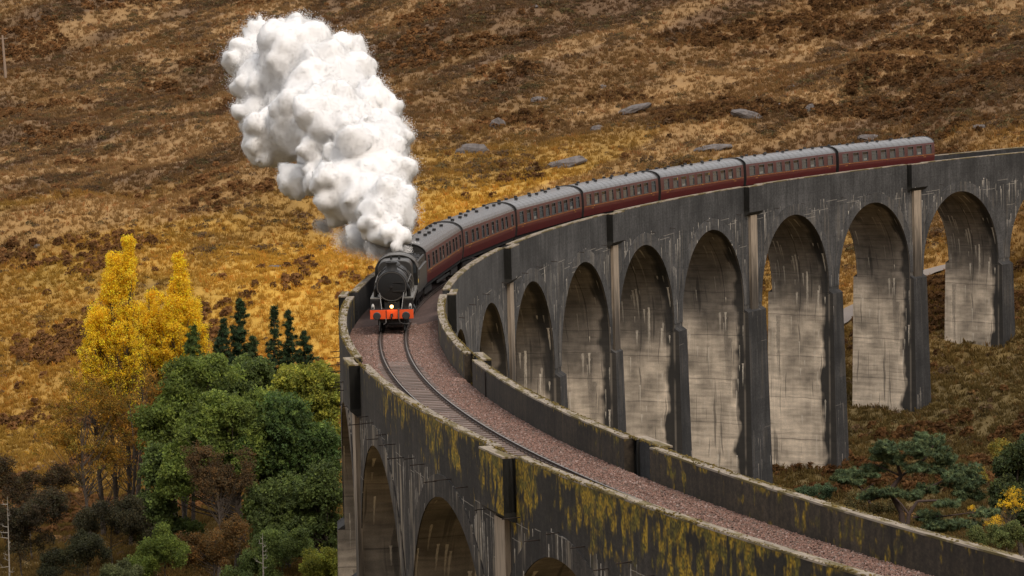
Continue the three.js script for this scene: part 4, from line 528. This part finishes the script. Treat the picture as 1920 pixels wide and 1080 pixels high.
// a crown made of leafy boughs; blobs: [px, py, rx, ry] in the photograph's pixels at distance d
function broadleaf(name, label, cat, px, d, blobs, nLeaf, colour, { geoC = CLUMP[0], sub = 26, trunkR = 0.28, mat = leafMat, barkM = bark, group, sc, fill = 0.5, gap = 0.36, lean = 0, trunk = true } = {}) {
  const t = thing(name, label, cat, baseAt(px, d), group), o = t.position, k = d / FOCAL, subs = [], wood = [];
  for (const [x, y, rx, ry] of blobs) { const c = at(x, y, d + rr(-1, 1)), a = rx * k, b = ry * k; for (let i = 0; i < sub; i++) { const n = dirS(); if (n.y < -0.55) n.y *= -1; const f = Math.pow(rnd(), 0.45) * (rnd() < 0.3 ? 1.05 : 0.85), s = rr(0.12, 0.32); subs.push([c.clone().add(new THREE.Vector3(n.x * a * f, n.y * b * f, n.z * a * f * 0.9)), Math.min(a, b) * s + 0.1 * Math.max(a, b)]); } }
  let topY = -1e9; for (const [c, r] of subs) topY = Math.max(topY, c.y);
  const th = (topY - o.y), tp = (f) => [lean * f * th + Math.sin(f * 5 + px) * 0.02 * th, f * th, Math.cos(f * 4 + px) * 0.015 * th];
  if (trunk) { const n = 8; for (let i = 0; i < n; i++) { const f = i / n * 0.85, f2 = (i + 1) / n * 0.85; wood.push(bar(tp(f), tp(f2), trunkR * (1 - f), trunkR * (1 - f2), 7)); }
    for (const [c] of subs.filter((_, i) => i % 2 === 0)) { const e = [c.x - o.x, c.y - o.y, c.z - o.z], f = clamp(e[1] / th * 0.62, 0.12, 0.8), s = tp(f), m = [mix(s[0], e[0], 0.55), mix(s[1], e[1], 0.42), mix(s[2], e[2], 0.55)]; const r = trunkR * (1 - f) * 0.45; wood.push(bar(s, m, r, r * 0.6, 5), bar(m, e, r * 0.6, r * 0.2, 4)); }
    mesh('trunk', wood, barkM, t); }
  const pts = [], tot = subs.reduce((a, [, r]) => a + r * r, 0);
  let si = 0; for (const [c, r] of subs) { si++; const tone = 0.72 + 0.6 * hash(si, px, 5), n = nLeaf * r * r / tot; for (let i = 0; i < n; i++) { const v = dirS(); if (v.y < 0 && rnd() < 0.5) v.y *= -1; const f = rnd() < fill ? Math.cbrt(rnd()) : rr(0.85, 1.08); v.multiplyScalar(r * f).add(c); if (n3(v.x * 0.9, v.y * 0.9, v.z * 0.9, px) < gap) continue; if (v.y < o.y + 0.2) continue; v.tone = tone; pts.push(v); } }
  crownOf(t, pts, geoC, mat, colour, sc); return t;
}
// narrow trees with branches that climb steeply; prof: [py, left px, right px] of the outline
function poplar(label, px, d, spires, prof, nBr, nLeaf, colour, { barkM = bark, sparse } = {}) {
  const t = thing('poplar_tree', label, 'tree', baseAt(px, d), 'yellow poplars beside the viaduct'), o = t.position, k = d / FOCAL, wood = [], pts = [];
  const lim = (y) => { for (let i = 0; i < prof.length - 1; i++) if (y >= prof[i][0] && y <= prof[i + 1][0]) { const f = (y - prof[i][0]) / (prof[i + 1][0] - prof[i][0]); return [mix(prof[i][1], prof[i + 1][1], f), mix(prof[i][2], prof[i + 1][2], f)]; } return null; };
  const py0 = 985, rel = (p) => [p.x - o.x, p.y - o.y, p.z - o.z];
  for (const [bx, tx, ty] of spires) {
    const tr = (f) => at(mix(bx, tx, Math.pow(f, 0.9)) + Math.sin(f * 7 + bx) * 4, mix(py0, ty, f), d + Math.sin(f * 5 + tx) * 0.5);
    for (let i = 0; i < 14; i++) { const f = i / 14, g = (i + 1) / 14; const A = rel(tr(f)), B = rel(tr(g)); if (i === 0) A[1] = -0.5; wood.push(bar(A, B, 0.24 * (1 - f) + 0.03, 0.24 * (1 - g) + 0.03, 6)); }
    for (let b = 0; b < nBr; b++) {
      const f = Math.pow(rnd(), 0.7) * 0.96 + 0.02, s = tr(f), yy = mix(py0, ty, f), a = rnd() * 6.283, top = yy - Math.min(rr(50, 135) * (1 - f * 0.7), Math.max(2, (yy - ty) * rr(0.35, 0.85))), L = lim(clamp(top, prof[0][0], prof[prof.length - 1][0])); if (!L || yy > prof[prof.length - 1][0] + 90) continue;
      const cx = mix(bx, tx, f), half = (Math.cos(a) > 0 ? L[1] - cx : cx - L[0]) * rr(0.35, 1.02), e = at(cx + Math.cos(a) * Math.max(3, half), top, d + Math.sin(a) * Math.max(3, (L[1] - L[0]) * 0.42) * k * rr(0.4, 1));
      const m = s.clone().lerp(e, 0.55); m.y -= 0.15 * s.distanceTo(e); if (f < 0.85) wood.push(bar(rel(s), rel(m), 0.05 * (1.2 - f), 0.03, 4), bar(rel(m), rel(e), 0.03, 0.012, 4));
      const n = nLeaf * (0.4 + s.distanceTo(e) / 3); for (let i = 0; i < n; i++) { const g = Math.pow(rnd(), 0.6), p = g < 0.55 ? s.clone().lerp(m, g / 0.55) : m.clone().lerp(e, (g - 0.55) / 0.45), j = 0.27 * (0.45 + 0.8 * g); p.x += (rnd() + rnd() - 1) * j * 1.4; p.y += (rnd() + rnd() - 0.8) * j * 1.5; p.z += (rnd() + rnd() - 1) * j * 1.4; const sy = 540 - FOCAL * _v.copy(p).sub(EYE).dot(UX) / _v.dot(FW); if (f < 0.8 && n3(p.x * 1.1, p.y * 0.7, p.z * 1.1, 77) < 0.36) continue; if (sparse && rnd() < sst(sparse[0], sparse[1], sy)) continue; p.sy = sy; pts.push(p); }
    }
  }
  mesh('trunk', wood, barkM, t); crownOf(t, pts, SMALL[0], leafMat, colour, [0.75, 1.3]); return t;
}
function conifer(label, px, d, topY, baseY, halfW, colour, dens = 1, loose = 0) {
  const t = thing('conifer_tree', label, 'tree', baseAt(px, d), 'dark conifers behind the green trees'), o = t.position, k = d / FOCAL, wood = [], pts = [], top = at(px, topY, d), rel = (p) => [p.x - o.x, p.y - o.y, p.z - o.z], hgt = (baseY - topY) * k, ax = new THREE.Vector3(o.x, 0, o.z);
  const tr = (y) => { const f = (y - o.y) / (top.y - o.y); return new THREE.Vector3(mix(o.x, top.x, f), y, mix(o.z, top.z, f)); };
  wood.push(bar(rel(tr(o.y - 0.3)), rel(top), 0.22, 0.03, 7));
  for (let y = top.y - 0.15; y > top.y - hgt; y -= rr(0.28, 0.45)) { const f = (top.y - y) / hgt, n = 5 + Math.floor(f * 4); for (let b = 0; b < n; b++) { if (rnd() < loose) continue; const a = rnd() * 6.283, L = halfW * k * (0.12 + 0.95 * Math.pow(f, 0.75)) * rr(0.3, 1.2), s = tr(y), up = mix(0.55, -0.12, f) * L, e = s.clone().add(new THREE.Vector3(Math.cos(a) * L, up, Math.sin(a) * L)); wood.push(bar(rel(s), rel(e), 0.035, 0.012, 4)); const m = Math.ceil(L * 6 * dens) + 2; for (let i = 0; i < m; i++) { const g = Math.sqrt(rnd()), p = s.clone().lerp(e, g); p.x += rr(-0.16, 0.16); p.y += rr(-0.14, 0.14) - g * g * 0.08; p.z += rr(-0.16, 0.16); pts.push(p); } } }
  mesh('trunk', wood, barkDark, t); crownOf(t, pts, NEEDLE, needleMat, colour, [0.7, 1.2]); return t;
}
const YEL = hue([0.93, 0.62, 0.02], [0.95, 0.70, 0.035], [0.90, 0.52, 0.015], [0.92, 0.66, 0.06]), FADE = (c, p) => { const f = sst(640, 800, p.sy + rr(-70, 70)); YEL(c); if (f > rnd()) { const k = rr(0.6, 1.3); rnd() < 0.5 ? c.setRGB(0.24 * k, 0.115 * k, 0.015 * k) : c.setRGB(0.14 * k, 0.11 * k, 0.018 * k); } };
poplar('tallest yellow poplar, with two pointed tops, leftmost of the yellow trees', 225, 318, [[215, 208, 474], [240, 241, 446], [190, 176, 580]], [[445, 239, 243], [480, 226, 250], [505, 200, 254], [530, 190, 257], [560, 178, 262], [600, 160, 268], [640, 150, 275], [700, 132, 272], [760, 122, 265], [850, 110, 270], [930, 120, 275]], 170, 30, FADE, { sparse: [650, 790] });
poplar('yellow poplar with a single pointed top, to the right of the tallest one', 325, 320, [[330, 335, 478], [345, 365, 560], [315, 320, 560]], [[476, 331, 339], [510, 322, 352], [560, 312, 366], [610, 298, 392], [640, 290, 398], [690, 285, 392], [760, 285, 370]], 150, 30, FADE, { sparse: [640, 740] });
poplar('lower yellow poplar with bare lower trunk between the two taller yellow ones', 275, 322, [[280, 282, 545], [262, 264, 570], [300, 300, 580]], [[540, 268, 300], [600, 250, 318], [680, 245, 322], [760, 240, 320]], 90, 26, FADE, { sparse: [590, 740] });
broadleaf('thin_tree', 'thin half bare brownish yellow tree with dark trunk, left below the tallest yellow poplar', 'tree', 165, 312, [[150, 760, 70, 60], [120, 840, 60, 50], [190, 880, 60, 60], [215, 800, 55, 70]], 2600, hue([0.300, 0.160, 0.020], [0.320, 0.192, 0.027], [0.224, 0.176, 0.027], [0.420, 0.220, 0.020]), { geoC: SMALL[1], trunkR: 0.2, fill: 0.9, gap: 0.45 });
broadleaf('thin_tree', 'slender dark stemmed tree with few leaves below the single topped yellow poplar', 'tree', 250, 313, [[255, 830, 40, 80], [285, 760, 36, 60]], 900, hue([0.384, 0.192, 0.027], [0.208, 0.144, 0.027]), { geoC: SMALL[0], trunkR: 0.2, fill: 0.9, gap: 0.45 });
const CG1 = hue([0.035, 0.061, 0.027], [0.048, 0.077, 0.032], [0.029, 0.048, 0.024]);
conifer('small dark conifer at the left end of the group behind the green trees', 418, 331, 600, 740, 31, CG1, 1.2);
conifer('tallest dark conifer of the group, second from its left end', 450, 333, 562, 740, 39, CG1, 1.2);
conifer('bushy dark conifer leaning out to the right of the tallest conifer', 474, 332, 632, 745, 33, hue([0.056, 0.083, 0.032], [0.040, 0.064, 0.027]), 1.2);
conifer('thin open conifer left of the pair at the right end of the group', 514, 333, 575, 740, 28, CG1, 0.8, 0.25);
conifer('thin open conifer in the middle of the right hand trio', 540, 334, 583, 740, 28, CG1, 0.8, 0.2);
conifer('low dense conifer at the right end of the group, nearest the viaduct', 570, 331, 622, 740, 33, CG1, 1.3);
conifer('young green conifer in front of the yellow poplars', 362, 312, 612, 735, 36, hue([0.080, 0.112, 0.027], [0.064, 0.096, 0.027]), 0.9, 0.1);
const G1 = hue([0.16, 0.21, 0.038], [0.195, 0.24, 0.042], [0.125, 0.172, 0.036]), G2 = hue([0.28, 0.285, 0.04], [0.33, 0.315, 0.044], [0.21, 0.24, 0.038]), G3 = hue([0.108, 0.148, 0.038], [0.138, 0.178, 0.042], [0.085, 0.12, 0.034]);
const BR = hue([0.12, 0.075, 0.03], [0.09, 0.065, 0.03], [0.16, 0.088, 0.03]);
[['broad green tree right under the tall conifers, top left of the green mass', 340, 306, [[345, 735, 62, 52], [310, 810, 52, 60], [395, 705, 50, 36], [350, 800, 60, 60]], 5200, G1],
 ['dull green tree with fine leaves below the dark conifers', 455, 312, [[455, 722, 66, 42], [420, 760, 50, 40]], 3800, G3],
 ['pale yellowish green tree right of the conifers beside the viaduct', 590, 308, [[560, 735, 58, 44], [610, 740, 48, 50], [600, 800, 50, 60]], 4800, G2],
 ['large rounded green tree in the middle of the green mass', 440, 298, [[430, 800, 75, 58], [375, 850, 60, 55], [480, 780, 55, 45], [470, 860, 55, 60], [340, 900, 45, 60]], 7000, G1],
 ['large green tree between the rounded one and the viaduct', 545, 297, [[540, 820, 72, 66], [590, 860, 52, 60], [500, 860, 55, 60], [545, 920, 70, 60]], 7000, hue([0.088, 0.144, 0.035], [0.120, 0.173, 0.038], [0.067, 0.115, 0.032])],
 ['shaded dark green tree against the foot of the viaduct', 610, 292, [[605, 930, 45, 66], [560, 970, 55, 66], [510, 960, 50, 60], [590, 1010, 50, 50], [520, 1020, 50, 45]], 5600, G3],
 ['narrow green tree in front of the bare poplar trunks', 300, 300, [[305, 890, 38, 60], [290, 970, 42, 52], [320, 1020, 56, 46]], 4000, G3],
].forEach(([l, px, d, b, n, c]) => broadleaf('broadleaf_tree', l, 'tree', px, d, b, n, c, { sub: 46, gap: 0.3 }));
broadleaf('brown_leaved_tree', 'half bare brown leaved tree in the hollow of the green trees', 'tree', 408, 292, [[400, 910, 52, 52], [440, 900, 45, 55], [380, 870, 40, 36]], 2600, BR, { geoC: SMALL[1], trunkR: 0.18, fill: 0.9, gap: 0.42 });
broadleaf('rusty_shrub', 'rust orange shrub low in front of the brown leaved tree', 'shrub', 400, 284, [[395, 1040, 52, 42], [440, 1010, 36, 36], [350, 1030, 34, 30]], 1900, hue([0.20, 0.10, 0.025], [0.15, 0.085, 0.025], [0.12, 0.08, 0.03]), { geoC: SMALL[0], trunkR: 0.12, fill: 0.8 });
[['bright yellowish green bush at the bottom beside the viaduct foot', 600, 276, [[600, 1072, 52, 36]], 1700, G2], ['deep green bush left of the rust orange shrub at the bottom', 310, 280, [[300, 1040, 44, 44], [265, 1075, 46, 36]], 1900, G1], ['grey green bush at the bottom, left of the deep green bush', 165, 282, [[165, 1035, 50, 42], [120, 1065, 50, 36]], 1900, hue([0.045, 0.050, 0.022], [0.060, 0.060, 0.025])], ['pale green low bush at the very bottom below the yellow poplars', 225, 276, [[225, 1085, 44, 26]], 1100, hue([0.120, 0.136, 0.054], [0.144, 0.152, 0.061])], ['dark green bush in the shade at the bottom centre of the wood', 530, 280, [[500, 1040, 50, 46], [470, 1075, 60, 36], [550, 1030, 44, 40]], 2400, G3], ['brown heathery thicket at the lower left corner', 40, 284, [[30, 1010, 70, 62], [90, 960, 60, 50]], 2600, hue([0.050, 0.036, 0.020], [0.069, 0.050, 0.022], [0.045, 0.042, 0.019])], ['dark olive thicket under the bare trunks of the yellow poplars', 210, 296, [[190, 990, 70, 46], [250, 985, 50, 50]], 2400, hue([0.036, 0.036, 0.017], [0.055, 0.045, 0.019])], ['dark brown thicket on the slope at the left edge', 60, 305, [[50, 925, 70, 40], [10, 900, 50, 36], [110, 905, 40, 30]], 1900, hue([0.050, 0.033, 0.017], [0.064, 0.050, 0.019], [0.099, 0.055, 0.017])]].forEach(([l, px, d, b, n, c], i) => broadleaf('bush', l, 'bush', px, d, b, n, c, { geoC: SMALL[i % 2], sub: 16, trunkR: 0.09, fill: 0.6, gap: 0.3, sc: [0.8, 1.4] }));
function bareTree(label, px, d, topY, spread, m = barkPale) {
  const t = thing('dead_tree', label, 'tree', baseAt(px, d)), k = d / FOCAL, o = t.position, top = at(px, topY, d), h = top.y - o.y, w = [bar([0, -0.2, 0], [0.1, h, 0], 0.11, 0.015, 6)];
  for (let f = 0.35; f < 0.97; f += 0.045) { const a = rnd() * 6.283, L = spread * k * rr(0.4, 1) * (1.1 - f * 0.7); const e = [Math.cos(a) * L, f * h + L * rr(0, 0.5), Math.sin(a) * L]; w.push(bar([0.1 * f, f * h, 0], e, 0.035, 0.01, 4)); for (let j = 0; j < 2; j++) w.push(bar([e[0] * 0.6, mix(f * h, e[1], 0.6), e[2] * 0.6], [e[0] * 0.8 + rr(-0.25, 0.25), e[1] + rr(0, 0.4), e[2] * 0.8 + rr(-0.25, 0.25)], 0.018, 0.008, 3)); }
  mesh('trunk', w, m, t);
}
bareTree('dead pale leafless stem standing among the bushes at the bottom', 490, 272, 1000, 26);
bareTree('bleached bare little tree at the lower left edge', 14, 276, 930, 30);
// pines on the right, with flat tiers of foliage on crooked limbs
function scotsPine(label, px, d, limbs, pads, n) {
  const t = thing('scots_pine', label, 'tree', baseAt(px, d), 'pines below the tall piers'), o = t.position, k = d / FOCAL, rel = (x, y, dz = 0) => { const p = at(x, y, d + dz); return [p.x - o.x, p.y - o.y, p.z - o.z]; }, wood = [], pts = [];
  for (const l of limbs) for (let i = 0; i < l.length - 1; i++) { const A = rel(l[i][0], l[i][1], l[i][3] || 0), B = rel(l[i + 1][0], l[i + 1][1], l[i + 1][3] || 0); wood.push(bar(A, B, l[i][2], l[i + 1][2], 7)); }
  mesh('trunk', wood, barkPine, t);
  const area = pads.reduce((a, p) => a + p[2] * p[3], 0);
  for (const [x, y, rx, ry] of pads) { const dz = rr(-1.2, 1.2), m = n * rx * ry / area; const subs = []; for (let i = 0; i < 9; i++) subs.push([x + rr(-0.8, 0.8) * rx, y + rr(-0.5, 0.5) * ry, dz + rr(-0.7, 0.7) * rx * k, rr(0.3, 0.5)]); for (let i = 0; i < m; i++) { const s = pick(subs), v = dirS(), f = Math.cbrt(rnd()); pts.push(at(s[0] + v.x * rx * s[3] * f, s[1] - (v.y < 0 ? v.y * 0.4 : v.y) * ry * s[3] * f * 2.1, d + s[2] + v.z * rx * k * s[3] * f)); } }
  crownOf(t, pts, NEEDLE, needleMat, hue([0.088, 0.126, 0.064], [0.112, 0.152, 0.072], [0.066, 0.094, 0.052], [0.13, 0.155, 0.066]), [0.55, 1.0], 'crown');
}
scotsPine('spreading green pine with crooked trunk and flat tiers, in front of the right hand slope', 1690, 296, [[[1692, 985, 0.3], [1690, 960, 0.26], [1668, 920, 0.22], [1690, 893, 0.17], [1682, 870, 0.12], [1660, 850, 0.06]], [[1668, 920, 0.15], [1700, 935, 0.12], [1760, 905, 0.08], [1800, 890, 0.05]], [[1690, 893, 0.12], [1735, 860, 0.08], [1750, 835, 0.05]], [[1690, 893, 0.1], [1640, 870, 0.05]], [[1668, 925, 0.1], [1630, 940, 0.05]]], [[1680, 845, 42, 17], [1665, 862, 34, 12], [1745, 830, 34, 16], [1755, 848, 38, 16], [1768, 862, 28, 14], [1720, 845, 30, 12], [1640, 878, 26, 8], [1720, 880, 32, 12], [1790, 885, 44, 16], [1810, 905, 40, 16], [1815, 928, 28, 18], [1660, 925, 30, 12], [1640, 930, 30, 9], [1705, 928, 30, 13], [1740, 918, 26, 11]], 6800);
scotsPine('low pine with long bare limbs beneath the spreading pine, close to the parapet', 1704, 290, [[[1700, 1000, 0.22], [1704, 965, 0.17], [1720, 940, 0.12], [1760, 938, 0.08], [1800, 942, 0.05]], [[1704, 965, 0.12], [1690, 945, 0.08], [1680, 935, 0.05]], [[1712, 970, 0.1], [1770, 968, 0.07], [1830, 960, 0.04]]], [[1740, 968, 28, 12], [1800, 985, 42, 11], [1850, 962, 34, 9], [1775, 945, 26, 8], [1765, 985, 32, 14]], 2000);
scotsPine('small pine with a leaning limb beside the foot of the tall pier', 1605, 312, [[[1640, 960, 0.13], [1618, 920, 0.1], [1600, 900, 0.07], [1575, 892, 0.04]], [[1618, 920, 0.06], [1640, 905, 0.03]]], [[1590, 888, 28, 9], [1622, 890, 26, 8], [1575, 898, 16, 6], [1600, 902, 30, 8]], 1300);
broadleaf('bush', 'low blue green bush at the foot of the pier behind the near parapet', 'bush', 1525, 315, [[1525, 922, 36, 15], [1510, 928, 20, 12], [1560, 930, 24, 12]], 1300, hue([0.080, 0.136, 0.068], [0.112, 0.160, 0.074]), { geoC: SMALL[0], sub: 14, trunkR: 0.08, sc: [0.6, 1.1] });
broadleaf('bush', 'thin brownish bush between the pier foot and the low pine', 'bush', 1610, 306, [[1600, 945, 45, 22], [1650, 955, 40, 16]], 1500, hue([0.144, 0.120, 0.041], [0.104, 0.096, 0.041], [0.192, 0.128, 0.041]), { geoC: SMALL[1], sub: 14, trunkR: 0.08, sc: [0.6, 1.1] });
broadleaf('broadleaf_tree', 'dark green tree cut by the right edge of the picture', 'tree', 1912, 292, [[1905, 895, 42, 46], [1925, 850, 36, 40], [1890, 930, 36, 30], [1925, 960, 34, 36]], 3600, hue([0.072, 0.093, 0.030], [0.056, 0.080, 0.030], [0.096, 0.112, 0.032]), { gap: 0.36 });
broadleaf('birch_tree', 'yellow leaved sapling in front of the dark green tree at the right edge', 'tree', 1884, 282, [[1900, 930, 24, 16], [1888, 955, 26, 18], [1868, 978, 20, 12], [1908, 948, 16, 16]], 230, hue([0.80, 0.48, 0.025], [0.85, 0.56, 0.03]), { geoC: SMALL[0], sub: 22, trunkR: 0.05, gap: 0.3, sc: [0.35, 0.65] });
broadleaf('birch_tree', 'small yellow sapling by the tip of the low pine', 'tree', 1838, 286, [[1858, 985, 18, 9], [1822, 953, 12, 6]], 70, hue([0.80, 0.46, 0.03], [0.75, 0.5, 0.03]), { geoC: SMALL[1], sub: 12, trunkR: 0.04, gap: 0.3, sc: [0.35, 0.6] });
broadleaf('birch_tree', 'tall thin yellowish green tree behind the dark green one at the right edge', 'tree', 1870, 302, [[1875, 850, 32, 20], [1850, 895, 30, 18], [1890, 880, 22, 22]], 900, hue([0.352, 0.272, 0.041], [0.300, 0.200, 0.030], [0.192, 0.192, 0.041]), { geoC: SMALL[0], sub: 14, trunkR: 0.1, gap: 0.42, fill: 0.9 });
broadleaf('bush', 'soft green bush in the lower right corner behind the parapet', 'bush', 1870, 262, [[1860, 1012, 50, 22], [1905, 1008, 34, 30], [1815, 1000, 30, 12]], 2200, hue([0.136, 0.160, 0.047], [0.176, 0.192, 0.061], [0.096, 0.128, 0.041]), { geoC: SMALL[1], sub: 18, trunkR: 0.08, sc: [0.6, 1.1] });

renderer.render(scene, camera);
